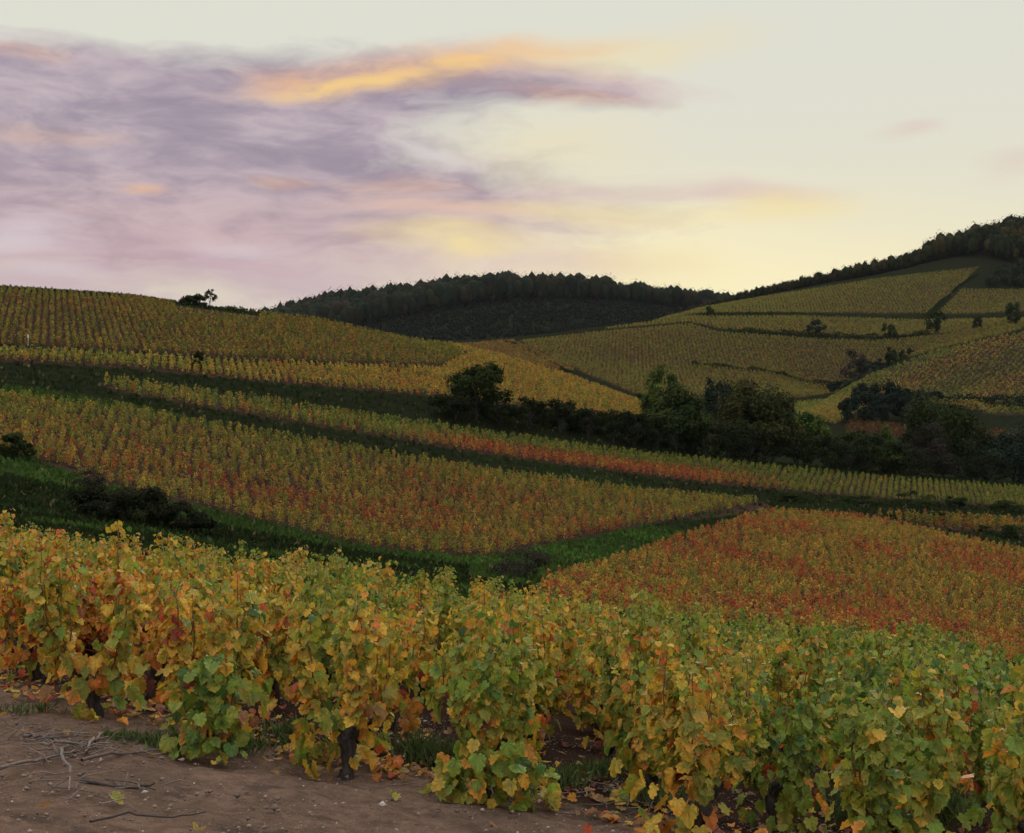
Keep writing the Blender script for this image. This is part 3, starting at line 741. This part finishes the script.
for i, (u, Y, h, w, lab) in enumerate([(915, 168, 18, 50, 'dark low bush on the bank above the thin yellow strip'), (955, 174, 15, 26, 'small dark bush right of the low bush on the bank'), (860, 158, 12, 50, 'flat dark bush on the bank at the left end of the thin yellow strip'), (930, 147, 13, 40, 'dark bush on the lower bank between thin yellow strip and red plot'), (1000, 146, 14, 60, 'low dark bush by the right border, on the bank over the red plot'), (1005, 180, 12, 40, 'low dark bush by the right border, under the green strip'), (785, 152, 10, 44, 'flat dark bush at the right end of the earth path')]):
    make_tree('bush', lab, 'bush', u, Y, h, w, .04, 1300, .20, GREEN, 92 + i, bg_, 16, multi=2)
# on the crest of the near hill
cg = 'bushes on the hill crest'
make_tree('bush', 'dark round bush on the crest of the near hill', 'bush', 192, 214, 15, 30, .0, 2600, .28, GREEN, 110, cg, 34, multi=2, dz=-.5)
make_tree('tree', 'tiny airy tree on the crest of the near hill, beside the round bush', 'tree', 210, 216, 21, 18, .25, 700, .2, GREEN, 111, cg, 20, .3)
make_tree('bush', 'long low dark bush trailing down the crest right of the tiny tree', 'bush', 230, 216, 10, 54, .0, 2600, .24, GREEN, 112, cg, 60, multi=2, dz=-1.0)
make_tree('bush', 'tiny orange bush on the crest of the near hill', 'bush', 252, 224, 13, 7, .06, 260, .22, [(.14, .07, .03), (.2, .09, .03)], 113, cg, 14, dz=-.7)
# far slope
fg = 'trees on the far slope'
for i, (u, Y, h, w, c, lab) in enumerate([
    (935, 598, 30, 23, GREEN, 'dark round tree at the foot of the track on the far slope'),
    (977, 606, 16, 11, GREEN, 'small tree right of the round tree at the foot of the track'),
    (1013, 610, 24, 17, GREEN, 'dark tree on the far slope touching the right border'),
    (892, 520, 30, 15, GREEN, 'narrow dark tree in the ravine, left of a matching round one'),
    (907, 530, 24, 17, GREEN, 'dark round tree in the ravine beside the narrow one'),
    (855, 500, 38, 36, GREYB, 'pale grey willow like tree in the ravine of the far slope'),
    (888, 592, 16, 18, GREEN, 'small dark tree on the lower hedge line above the ravine'),
    (816, 588, 17, 22, BLUEG, 'dark tree on the lower hedge line of the far slope, middle'),
    (710, 640, 13, 10, GREEN, 'lone little tree on the narrow yellow strip of the far slope'),
    (875, 480, 20, 26, BLUEG, 'low bluish tree at the rim of the striped slope'),
    (838, 470, 14, 22, BLUEG, 'low bluish bush like tree where the ravine meets the valley')]):
    make_tree('tree', lab, 'tree', u, Y, h, w, .12, 1300, .75 if h > 20 else .55, c, 130 + i, fg, 18)
eg = 'shrubs behind the golden plot'
for i, (u, Y, h, w) in enumerate([(547, 262, 7, 26), (567, 268, 12, 20), (583, 272, 10, 18), (600, 276, 12, 20), (617, 280, 9, 22), (636, 290, 8, 22), (522, 258, 6, 20)]):
    make_tree('shrub', ['low dark shrub second along the far edge of the golden plot', 'taller dark shrub at the middle of the golden plot far edge', 'dark shrub tight against the taller one behind the golden plot', 'round dark shrub fifth along the golden plot far edge', 'dark shrub right of the round one behind the golden plot', 'lowest dark shrub at the right end behind the golden plot', 'leftmost low dark shrub along the far edge of the golden plot'][i], 'shrub', u, 318 if i not in (6,) else 318, h + 12, w, .05, 900, .42, GREEN, 160 + i, eg, 12, multi=2)

# far hedges, each one long clipped thing
def hedge(label, pts, hm, seed, cols=GREEN, n=2600, leaf=.6):
    r = np.random.default_rng(seed); g = Geo()
    u = np.interp(r.random(n), np.linspace(0, 1, len(pts)), [p[0] for p in pts]) ; Y = np.interp(u, [p[0] for p in pts], [p[1] for p in pts]) + r.normal(0, .6, n)
    x = (u - CX) / F * Y; z = ground(x, Y)
    hh = hm * (.5 + .9 * vnoise(u / 5., u * 0 + seed))
    P = np.stack([x, Y, z + hh * r.random(n)], -1)
    cols = np.array(cols)
    C = cols[r.integers(0, len(cols), n)] * r.normal(1, .2, (n, 1)).clip(.4, 1.7)
    quads(g, P, r.normal(0, 1, (n, 3)) + np.array([[0, -.4, .4]]), r.normal(0, 1, (n, 3)), leaf * r.uniform(.6, 1.4, n), leaf * r.uniform(.6, 1.4, n), np.clip(C, .003, .4))
    o = g.build('hedge', M_TREE); tag(o, label, 'hedge', 'hedge lines on the far slope')
hedge('upper dark hedge line on the far slope, under the olive plot', [(690, 645), (760, 648), (880, 650), (935, 648)], 1.3, 201)
hedge('dark hedge line under the yellow green plot right of the track', [(935, 648), (1000, 650), (1060, 652)], 1.4, 202, BLUEG)
hedge('lower dark hedge line on the far slope, above the brownish hollow', [(715, 583), (760, 584), (820, 588), (880, 592), (930, 600)], 2.0, 203, GREEN, 3600)
hedge('curving hedge line across the brownish hollow', [(690, 520), (740, 512), (790, 512), (850, 520)], 1.6, 204)
hedge('dark hedge beside the track that climbs the far slope', [(925, 655), (940, 690), (958, 730), (978, 765)], 1.6, 205)
hedge('hedge line at the foot of the striped slope', [(905, 405), (950, 404), (1060, 406)], 2.2, 206, BLUEG)
hedge('hedge on the right flank of the striped slope', [(985, 400), (1040, 398), (1070, 398)], 3.0, 207, BLUEG, 1200)
hedge('slanting hedge dividing the dull wedge from the brownish hollow', [(505, 552), (530, 520), (560, 470), (585, 430)], 1.4, 208)

# woods
def woods(name, label, u0, u1, y0, y1, vtest, n, H, cols, seed, faces=46, leaf=1.5):
    r = np.random.default_rng(seed); g = Geo()
    Y = np.sqrt(r.uniform(y0**2, y1**2, n)); u = r.uniform(u0, u1, n); x = (u - CX) / F * Y; z = ground(x, Y); _, v = proj(x, Y, z)
    k = vtest(u, v, Y); x, Y, z, u = x[k], Y[k], z[k], u[k]; n = len(x)
    h = H * (np.interp(u, [700, 760, 880, 950], [.5, .62, .95, 1.1]) if name == 'woods' and H < 12 else 1.) * r.normal(1, .24, n).clip(.5, 1.6); w = h * r.uniform(.17, .30, n)
    q = norm(r.normal(0, 1, (n, faces, 3))) * (r.random((n, faces, 1)) ** .15)
    bulge = 1 + .10 * np.sin(q[..., :1] * 5 + u[:, None, None]) * np.cos(q[..., 2:3] * 4 + x[:, None, None])
    P = np.stack([x, Y, z + h * .55], -1)[:, None, :] + np.sign(q) * np.abs(q) ** .85 * bulge * np.stack([w, w, h * .42], -1)[:, None, :]
    N = q + np.array([0, 0, .4]) + r.normal(0, .4, q.shape)
    cols = np.array(cols); base = cols[r.integers(0, len(cols), n)]
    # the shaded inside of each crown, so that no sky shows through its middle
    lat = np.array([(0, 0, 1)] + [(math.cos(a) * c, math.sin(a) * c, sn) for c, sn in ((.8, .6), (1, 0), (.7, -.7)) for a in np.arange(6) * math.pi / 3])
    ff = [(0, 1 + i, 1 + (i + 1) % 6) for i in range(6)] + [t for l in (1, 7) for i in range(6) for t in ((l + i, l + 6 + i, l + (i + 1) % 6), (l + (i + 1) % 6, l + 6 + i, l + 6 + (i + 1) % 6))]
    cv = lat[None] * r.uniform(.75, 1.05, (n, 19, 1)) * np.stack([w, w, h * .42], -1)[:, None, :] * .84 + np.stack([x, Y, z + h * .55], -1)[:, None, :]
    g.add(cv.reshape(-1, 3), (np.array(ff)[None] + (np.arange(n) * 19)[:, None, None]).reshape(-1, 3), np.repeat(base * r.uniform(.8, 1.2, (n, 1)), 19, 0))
    C = base[:, None, :] * r.normal(1, .15, (n, 1, 1)).clip(.5, 1.6) * r.normal(1, .25, (n, faces, 1)).clip(.4, 1.8)
    m = n * faces
    quads(g, P.reshape(-1, 3), N.reshape(-1, 3), r.normal(0, 1, (m, 3)), leaf * r.uniform(.6, 1.4, m), leaf * r.uniform(.8, 1.6, m), np.clip(C.reshape(-1, 3), .003, .3), bend=.1)
    o = g.build(name, M_TREE); tag(o, label, 'woods', kind='stuff')
woods('woods', 'dark woodland covering the rounded hill at the back of the valley', 215, 735, 930, 1130, lambda u, v, Y: (Y > np.interp(u, [300, 400, 480, 560, 640, 735], [950, 985, 1015, 1040, 1055, 1060])), 11000, 16, [(.010, .017, .012), (.014, .022, .014), (.019, .023, .012), (.023, .022, .012)], 301, 44, .85)
woods('woods', 'tree belt along the far ridge, thickening towards the right', 690, 945, 796, 850, lambda u, v, Y: (Y > np.interp(u, [690, 760, 880, 950], [806, 808, 813, 822])), 2600, 8.0, [(.014, .021, .009), (.022, .027, .010), (.036, .031, .012)], 302, 54, .62)
woods('woods', 'dark wood on the summit at the right border', 925, 1200, 772, 880, lambda u, v, Y: (Y > np.interp(u, [925, 960, 985, 1010, 1100], [822, 812, 800, 785, 772])) , 2400, 12.5, [(.012, .018, .008), (.020, .026, .010), (.038, .032, .012)], 303, 64, .72)
woods('woods', 'dark scrub slope below the summit wood at the right border', 960, 1120, 730, 815, lambda u, v, Y: inpoly(u, v, [(985, 288), (1000, 272), (1040, 262), (1100, 258), (1100, 288)]), 700, 4.5, [(.014, .022, .014), (.022, .030, .016)], 304, 30, 1.0)

woods('scrub', 'dark heath and low scrub on the slope below the wooded hill', 260, 735, 835, 1062, lambda u, v, Y: v < 345, 5200, 2.6, [(.010, .014, .012), (.013, .018, .014), (.016, .018, .012)], 305, 16, 1.2)

# ------------------------------------------------------------------ near vines
half = [(0, .02), (.08, -.10), (.20, -.16), (.32, -.12), (.40, .00), (.50, .08), (.54, .22), (.48, .34), (.46, .42), (.51, .54), (.45, .66), (.34, .69), (.27, .75), (.25, .84), (.13, .92), (0, 1.0)]
OUT = np.array(half + [(-a, b) for a, b in half[-2:0:-1]])
NO = len(OUT)
LV2 = np.concatenate([[[0, .30]], OUT])          # centre first
LT = np.stack([np.zeros(NO, int), 1 + np.arange(NO), 1 + (np.arange(NO) + 1) % NO], -1)
EDGEW = np.concatenate([[0.], np.clip(np.linalg.norm(OUT - np.array([0, .3]), axis=1) / .6, .25, 1)])

def add_leaves(g, r, P, N, Tn, S, ci, edge_ci, mi=0):
    n = len(P)
    X, T_, N_ = frames(N, Tn)
    fold = r.uniform(-.2, .75, (n, 1)); droop = r.uniform(-.15, 1.1, (n, 1)); cup = r.uniform(-.6, .6, (n, 1)); asym = r.normal(1, .08, (n, 1))
    xx = LV2[None, :, 0] * asym * r.normal(1, .05, (n, len(LV2))); yy = LV2[None, :, 1] * r.normal(1, .04, (n, len(LV2)))
    zz = fold * np.abs(xx) - droop * yy ** 2 * .5 + cup * xx * xx + r.normal(0, .05, (n, len(LV2)))
    V = P[:, None, :] + S[:, None, None] * (xx[..., None] * X[:, None, :] + yy[..., None] * T_[:, None, :] + zz[..., None] * N_[:, None, :])
    c0 = jitter(r, PAL[ci]); c1 = jitter(r, PAL[edge_ci])
    e = (EDGEW[None, :, None] * r.uniform(.3, 1.1, (n, 1, 1))).clip(0, 1)
    C = c0[:, None, :] * (1 - e) + c1[:, None, :] * e
    Fc = (LT[None] + (np.arange(n) * len(LV2))[:, None, None]).reshape(-1, 3)
    g.add(V.reshape(-1, 3), Fc, C.reshape(-1, 3), mi)
    if g.uv is None: g.uv = []
    q = np.zeros((n, len(LV2), 3)); q[..., :2] = LV2[None]; q[..., 2] = r.random((n, 1)) * 40
    g.uv.append(q.reshape(-1, 3))

PALS = {   #            dgrn ygrn oliv gold oran red  wine brown
 'green':        ([3.0, 3.2, 1.2, .5, .15, .03, .02, .15], 'mostly green'),
 'yellow green': ([1.1, 2.8, 2.4, 1.2, .4, .08, .05, .3], 'yellow green'),
 'golden':       ([.5, 1.3, 2.2, 2.2, .9, .15, .06, .5], 'golden yellow'),
 'orange':       ([.35, .9, 1.5, 1.8, 1.8, .5, .15, .7], 'orange tinged'),
 'red':          ([.4, .9, 1.2, 1.3, 1.4, 1.5, .6, .7], 'red flecked'),
}
def vine_parts(pal, seed):
    r = np.random.default_rng(seed); w = np.array(PALS[pal][0]) + np.array([.75, .55, .20, .15, .60, .30, .10, .25])
    gt = Geo(); gc = Geo(); gl = Geo()
    H = r.uniform(.88, 1.26)
    # trunk: short black gnarled stump with a knobbly head and stub arms
    th = r.uniform(.22, .34); lean = r.normal(0, .07, 2)
    pts = [np.array([lean[0] * t + r.normal(0, .012), lean[1] * t + r.normal(0, .012), -.06 + (th + .06) * t]) for t in np.linspace(0, 1, 7)]
    add_tube(gt, pts, np.array([.055, .046, .042, .040, .046, .056, .040]) * r.uniform(.85, 1.15), 9, jit=.005, r=r)
    head = pts[-1]; starts = []
    for a in range(4):
        an = a * math.pi / 2 + r.normal(0, .35); L = r.uniform(.09, .17)
        e = head + np.array([math.cos(an) * L, math.sin(an) * L, r.uniform(.03, .12)])
        add_tube(gt, [head - np.array([0, 0, .05]), (head + e) / 2 + r.normal(0, .012, 3), e], [.036, .026, .024], 7, jit=.004, r=r)
        starts += [(e, an), (e, an + r.normal(0, .7))]
    Pl, Nl, Tl, Sl, hl = [], [], [], [], []
    for (e, an) in starts:
        L = (H - e[2]) * (r.uniform(.80, 1.08) if r.random() < .72 else r.uniform(1.06, 1.22)); out = r.uniform(.02, .20)
        pts = []
        for t in np.linspace(0, 1, 9):
            rr = out * math.sin(min(1, t * 1.25) * math.pi * .62) + .02
            droopy = -.18 * max(0, t - .8) / .2 * r.random()
            pts.append(e + np.array([math.cos(an) * rr + r.normal(0, .012), math.sin(an) * rr + r.normal(0, .012), L * t + droopy * L * .3]))
        pts = np.array(pts)
        add_tube(gc, pts, np.linspace(.0065, .003, 9), 5)
        nn = int(L / .029)
        for k in range(nn):
            t = (k + .6) / nn; f = t * 8; i = min(int(f), 7); p = pts[i] * (1 - f + i) + pts[i + 1] * (f - i)
            for q in range(1 + (r.random() < .75) + (r.random() < .62) + (r.random() < .35)):
                a2 = an + r.normal(0, 1.15); d = np.array([math.cos(a2), math.sin(a2), r.normal(.15, .35)])
                pet = r.uniform(.02, .11)
                Pl.append(p + d * pet); Nl.append(d * .75 + np.array([0, 0, .55]) + r.normal(0, .42, 3))
                Tl.append(np.array([d[0] * .7, d[1] * .7, -1.0]) + r.normal(0, .4, 3)); Sl.append((.036 + .056 * r.random() ** 1.4) * (1 - 1.2 * max(0, t - .7))); hl.append(t)
    # a few low leaves by the stump
    for k in range(int(r.integers(22, 56))):
        a2 = r.uniform(0, 6.283); rr = r.uniform(.06, .34)
        Pl.append(np.array([math.cos(a2) * rr, math.sin(a2) * rr, r.uniform(.10, .48)])); Nl.append(np.array([math.cos(a2), math.sin(a2), .5]) + r.normal(0, .4, 3)); Tl.append(np.array([math.cos(a2) * .5, math.sin(a2) * .5, -1.])); Sl.append(r.uniform(.07, .13)); hl.append(0.)
    Pl, Nl, Tl, Sl, hl = map(np.array, (Pl, Nl, Tl, Sl, hl)); n = len(Pl)
    # leaves of one side or one shoot turn colour together
    wn_ = w / w.sum(); cdf = np.cumsum(wn_)
    zone = .5 * vnoise(Pl[:, 0] * 5 + seed * 3.1, Pl[:, 2] * 4 + Pl[:, 1] * 5) + .5 * vnoise(Pl[:, 0] * 9 + seed * 1.7, Pl[:, 2] * 9 - Pl[:, 1] * 8)
    q = (zone - .5) * 1.7 + .5 - np.clip((hl - .75) * .9, 0, .25) + np.clip((.3 - hl) * .5, 0, .15)
    q = np.clip(q * .46 + r.random(n) * .54, 0, .999)
    ci = np.searchsorted(cdf, q).clip(0, 7)
    ed = np.where(r.random(n) < .5, ci, np.clip(ci + r.integers(0, 2, n), 0, 7)); ed = np.where(ci == 7, 7, np.minimum(ed, 6))
    add_leaves(gl, r, Pl, Nl, Tl, Sl, ci, ed)
    return gt, gc, gl

PROTO = {}
def build_vine(pal, seed, loc, rz):
    root = empty('grapevine', loc, rz)
    gt, gc, gl = vine_parts(pal, seed)
    gt.build('trunk', M_TRUNK, root, smooth=True); gc.build('cane_bundle', M_CANE, root, smooth=True); gl.build('foliage', M_VINE, root)
    return root
def copy_tree(o):
    c = o.copy(); COL.objects.link(c)
    for ch in o.children:
        d = ch.copy(); COL.objects.link(d); d.parent = c
    return c

def vineyard_near():
    r = np.random.default_rng(5); cnt = 0
    k = 0
    NV = 9
    for k in range(0, 26):
        org = EDGE_A + ENOR * (.02 + 1.10 * k)
        found = []
        for j in range(-24, 30):
            p = org + EDIR * (j * 1.06 + (k % 2) * .45 + r.normal(0, .09)) + ENOR * r.normal(0, .09)
            x, y = p
            far = 27.5 + (x + 11) * (-2.5 / 21)
            if y < 4.4 or y > far: continue
            u = CX + F * x / y
            if u < -40 or u > 1024 + (100 if y < 8.5 else 42): continue
            if (x - 0) ** 2 + (y - 0) ** 2 < 4.6 ** 2: continue
            found.append((u, x, y))
        found.sort()
        idx = 0
        for (u, x, y) in found:
            if 0 <= u <= 1024: idx += 1
            # which colour: turned vines at left and centre, green ones at right
            q = vnoise(np.array([x * .55 + 3]), np.array([y * .55 + 7]))[0] * .55 + r.random() * .45
            t = u / 1024.0 + (y - 14) * -.01
            s = q - (t - .52) * .62 + max(0, (y - 14)) * -.012
            pal = 'green' if s < .22 else 'yellow green' if s < .47 else 'golden' if s < .70 else 'orange' if s < .93 else 'red'
            var = int(r.integers(0, NV)); key = (pal, var)
            loc = (x, y, float(ground(x, y))); rz = r.uniform(0, 6.283)
            if key not in PROTO:
                o = build_vine(pal, 1000 + 37 * var + 1013 * list(PALS).index(pal), loc, rz); PROTO[key] = o
            else:
                o = copy_tree(PROTO[key]); o.location = loc; o.rotation_euler = (0, 0, rz)
            sc = r.uniform(.82, 1.03); o.scale = (sc * r.uniform(.95, 1.1), sc * r.uniform(.95, 1.1), sc)
            pl = PALS[pal][1]
            if k == 0: lab = f'{pl} grapevine, {ordw(max(idx, 1))} from the left in the front row by the bare earth'
            else: lab = f'{pl} grapevine, {ordw(max(idx, 1))} from the left in the {ordw(k + 1)} row behind the bare earth'
            if u < 0: lab = f'{pl} grapevine cut by the left border, {ordw(k + 1)} row behind the bare earth'
            elif u > 1024: lab = f'{pl} grapevine cut by the right border, {ordw(k + 1)} row behind the bare earth'
            tag(o, lab, 'grapevine', 'grapevines of the near plot'); cnt += 1
    print('near vines', cnt)
vineyard_near()

# shoots hanging low at the front edge
def low_shoot(label, u, vb, hpx, wpx, n, w, seed, lift=0.):
    r = np.random.default_rng(seed); x, y, z = onground(u, vb); s = y / F; H, W = hpx * s, wpx * s
    root = empty('vine_shoot', (x, y, z)); tag(root, label, 'vine shoot', 'low shoots along the front edge')
    gc = Geo(); gl = Geo()
    for k in range(4):
        e = np.array([r.uniform(-.5, .5) * W, r.uniform(-.15, .15), H * r.uniform(.5, .95)])
        b = np.array([r.uniform(-.15, .15) * W, .12, .02])
        add_tube(gc, [b, (b + e) / 2 + np.array([0, 0, H * .2]), e], [.006, .005, .003], 5)
    P = np.stack([r.normal(0, .24, n).clip(-.5, .5) * W, r.normal(0, .09, n), lift + H * (.08 + .85 * r.random(n) ** 1.1)], -1)
    P[:, 2] *= np.clip(1.15 - np.abs(P[:, 0]) / W * .9, .3, 1)
    N = np.stack([P[:, 0] * 2, np.full(n, -.6), np.full(n, .5)], -1) + r.normal(0, .45, (n, 3))
    T_ = np.stack([P[:, 0] * 2, np.full(n, -.5), np.full(n, -1.)], -1) + r.normal(0, .4, (n, 3))
    w = np.array(w, float); ci = pick(r, w, n); ed = np.minimum(ci + r.integers(0, 2, n), 6)
    add_leaves(gl, r, P, N, T_, r.uniform(.05, .105, n), ci, ed)
    gc.build('cane', M_CANE, root, smooth=True); gl.build('foliage', M_VINE, root)
low_shoot('green vine shoot hanging down to the bare earth with orange leaves at its foot', 212, 760, 112, 78, 150, [3, 3, 1.2, .5, .5, .1, .05, .2], 401)
low_shoot('low yellow green shoot sprawling on the earth at the front edge, apart from the vines', 487, 806, 60, 124, 130, [1.5, 3, 2.2, 1.2, .2, 0, 0, .1], 402)
low_shoot('golden yellow shoot trailing low along the front edge', 322, 762, 36, 74, 50, [.2, .6, 1.5, 3, .8, 0, 0, .2], 403)
low_shoot('small orange red cluster of leaves lying at the front edge', 388, 777, 26, 24, 9, [0, .1, .3, 1, 3, 1.5, 0, .3], 404)

# ------------------------------------------------------------------ litter of the front edge
def litter():
    r = np.random.default_rng(61)
    g = Geo(); n = 1500
    d = np.abs(r.normal(0, 1, n)) * np.where(r.random(n) < .5, .5, 1.9); sgn = np.where(r.random(n) < .06, -1, 1)
    q = EDGE_A[None] + EDIR[None] * r.uniform(-4.5, 6.5, (n, 1)) + ENOR[None] * (d * sgn + .1)[:, None]
    x, y = q[:, 0], q[:, 1]; k = y > 4.6; x, y = x[k], y[k]; n = len(x)
    z = ground(x, y) + .03 + r.uniform(0, .02, n)
    P = np.stack([x, y, z], -1)
    N = np.stack([r.normal(0, .3, n), r.normal(0, .3, n), np.ones(n)], -1); T_ = np.stack([r.normal(0, 1, n), r.normal(0, 1, n), np.zeros(n)], -1)
    ci = pick(r, [.02, .2, .6, 1.2, 1.2, .6, .9, 3.5], n)
    add_leaves(g, r, P, N, T_, r.uniform(.032, .075, n), ci, ci)
    o = g.build('fallen_leaves', M_VINE); tag(o, 'fallen brown and yellow vine leaves on the bare earth', 'fallen leaves', kind='stuff')
    # pebbles
    g = Geo(); n = 26000
    x = r.uniform(-5, 4.0, n); y = r.uniform(4.6, 12, n); z = ground(x, y)
    s = np.exp(r.normal(math.log(.0052), .65, n)).clip(.003, .03)
    ico = np.array([(0, 0, 1), (.9, 0, .3), (.28, .86, .3), (-.73, .53, .3), (-.73, -.53, .3), (.28, -.86, .3), (0, 0, -.6)])
    ft = np.array([(0, 1, 2), (0, 2, 3), (0, 3, 4), (0, 4, 5), (0, 5, 1), (6, 2, 1), (6, 3, 2), (6, 4, 3), (6, 5, 4), (6, 1, 5)])
    a = r.uniform(0, 6.28, n); ca, sa = np.cos(a), np.sin(a)
    sh = ico[None] * r.uniform(.55, 1.3, (n, 7, 3)) * np.stack([np.ones(n), r.uniform(.6, 1, n), r.uniform(.4, .8, n)], -1)[:, None, :]
    V = np.stack([sh[..., 0] * ca[:, None] - sh[..., 1] * sa[:, None], sh[..., 0] * sa[:, None] + sh[..., 1] * ca[:, None], sh[..., 2]], -1) * s[:, None, None] + np.stack([x, y, z + .012], -1)[:, None, :]
    cs = np.array([(.16, .11, .085), (.24, .18, .15), (.11, .075, .06), (.34, .30, .27)])
    C = cs[pick(r, [3, 1.6, 5, .35], n)] * r.normal(1, .15, (n, 1))
    g.add(V.reshape(-1, 3), (ft[None] + (np.arange(n) * 7)[:, None, None]).reshape(-1, 3), np.repeat(np.clip(C, .02, .6), 7, 0))
    o = g.build('gravel', M_STONE, smooth=False); tag(o, 'small reddish stones scattered on the bare earth', 'gravel', kind='stuff')
    # tufts of weeds
    g = Geo()
    def tuft(u, Y, n, h, c):
        x0, y0, z0 = onground(u, Y)
        P = np.stack([x0 + r.normal(0, .09, n), y0 + r.normal(0, .06, n), np.full(n, z0 + h * .45)], -1)
        N = r.normal(0, 1, (n, 3)) * np.array([[1, 1, .3]]); T_ = np.stack([r.normal(0, .5, n), r.normal(0, .5, n), np.ones(n)], -1)
        quads(g, P, N, T_, .014 * r.uniform(.6, 1.5, n), h * r.uniform(.5, 1.3, n), np.array([c]) * r.normal(1, .25, (n, 1)).clip(.4, 1.7))
    for (u, Y, n, h) in [(118, 742, 120, .08), (165, 748, 160, .11), (150, 746, 80, .08), (180, 755, 90, .14), (250, 755, 90, .16), (290, 745, 120, .22), (440, 770, 160, .24), (470, 770, 140, .24), (415, 765, 90, .28), (560, 790, 160, .18), (600, 780, 140, .18), (880, 832, 260, .4), (910, 835, 240, .45), (860, 832, 200, .35), (930, 830, 200, .4), (30, 715, 60, .1), (660, 810, 120, .2)]:
        tuft(u, Y, n, h, (.070, .100, .036))
    o = g.build('weeds', M_GRASS); tag(o, 'green weeds growing at the feet of the front vines', 'weeds', kind='stuff')
    # heap of prunings: the long canes one by one, the fine brush as one mass
    labs = ['long pale pruned cane leading out of the heap towards the left border', 'pale cane crossing the top of the pruning heap', 'curved grey cane hooking down from the pruning heap', 'dark cane lying flat on the earth below the pruning heap', 'thin dark twig alone on the bare earth near the lower edge', 'short pale cane standing up at the right of the pruning heap', 'long thin cane reaching right from the pruning heap', 'grey cane at the back of the pruning heap']
    cn = [[(-10, 775), (30, 768), (52, 762), (75, 757)], [(38, 748), (60, 752), (90, 749), (104, 742)], [(62, 750), (62, 768), (72, 780), (84, 786)], [(68, 786), (95, 790), (130, 792), (156, 792)], [(90, 826), (130, 821), (160, 822), (205, 821)], [(86, 757), (92, 750), (97, 745), (101, 743)], [(82, 764), (110, 760), (132, 756), (158, 756)], [(24, 738), (40, 742), (62, 744), (84, 746)]]
    shade = [(.13, .10, .085), (.15, .12, .10), (.12, .10, .095), (.03, .022, .02), (.04, .03, .026), (.17, .13, .11), (.11, .08, .07), (.10, .08, .075)]
    for i, pts in enumerate(cn):
        g = Geo(); P = [onground(*p) + np.array([0, 0, .02 + (.05 if i in (1, 5, 2) else 0.02) * (j % 2)]) for j, p in enumerate(pts)]
        P = np.array(P); t = np.linspace(0, 3, 13); P2 = np.stack([np.interp(t, range(4), P[:, c]) for c in range(3)], -1) + r.normal(0, .006, (13, 3))
        add_tube(g, P2, np.linspace(.011, .006, 13) * (1 if i not in (4,) else .6), 6, shade[i])
        o = g.build('pruned_cane', M_DRY, smooth=True); tag(o, labs[i], 'pruned cane', 'pruned canes on the bare earth')
    g = Geo()
    for (u0, v0, n, su, sv) in [(70, 750, 60, 30, 9), (620, 800, 70, 50, 10), (95, 790, 16, 30, 6), (400, 800, 6, 200, 12)]:
        for k in range(n):
            c = onground(u0 + r.normal(0, su), min(v0 + r.normal(0, sv), 832)); a = r.uniform(0, 6.28); L = r.uniform(.08, .32)
            d = np.array([math.cos(a), math.sin(a), r.normal(0, .15)]) * L
            b = np.array([0, 0, .012 + r.uniform(0, .05)])
            add_tube(g, [c - d / 2 + b, c + r.normal(0, .02, 3) + b, c + d / 2 + b], [.004, .0035, .002], 4, np.array((.13, .105, .09)) * r.uniform(.35, 1.5))
    o = g.build('brushwood', M_DRY); tag(o, 'fine grey pruning brush lying along the front edge', 'brushwood', kind='stuff')
litter()

# white marker stake at the foot of the striped plot
x, y, z = at(28, 147)
g = Geo(); add_tube(g, [(0, 0, -.1), (.01, 0, .6), (0, 0, 1.25)], [.05, .05, .045], 7, (.55, .53, .5))
o = g.build('marker_stake', M_STONE); o.location = (x, y, z); tag(o, 'pale marker stake at the foot of the striped plot on the near hill', 'stake')

# ------------------------------------------------------------------ evening air: far slopes fade a little
def haze():
    m = bpy.data.materials.new('haze'); m.use_nodes = True; T = NT(m.node_tree); T.n.clear()
    out = T.n.new('ShaderNodeOutputMaterial'); p = T.n.new('ShaderNodeVolumePrincipled')
    p.inputs['Color'].default_value = (.72, .78, .88, 1); p.inputs['Density'].default_value = .000018; p.inputs['Anisotropy'].default_value = .2
    T.l.new(p.outputs[0], out.inputs['Volume'])
    lo = np.array([-4600., -80., -130.]); hi = np.array([4600., 6000., 190.])
    V = np.array([[(lo, hi)[i][0], (lo, hi)[j][1], (lo, hi)[k][2]] for i in (0, 1) for j in (0, 1) for k in (0, 1)])
    g = Geo(); g.add(V, np.array([[0, 1, 3, 2], [4, 6, 7, 5], [0, 4, 5, 1], [2, 3, 7, 6], [0, 2, 6, 4], [1, 5, 7, 3]]))
    o = g.build('haze', m); tag(o, kind='stuff')
haze()
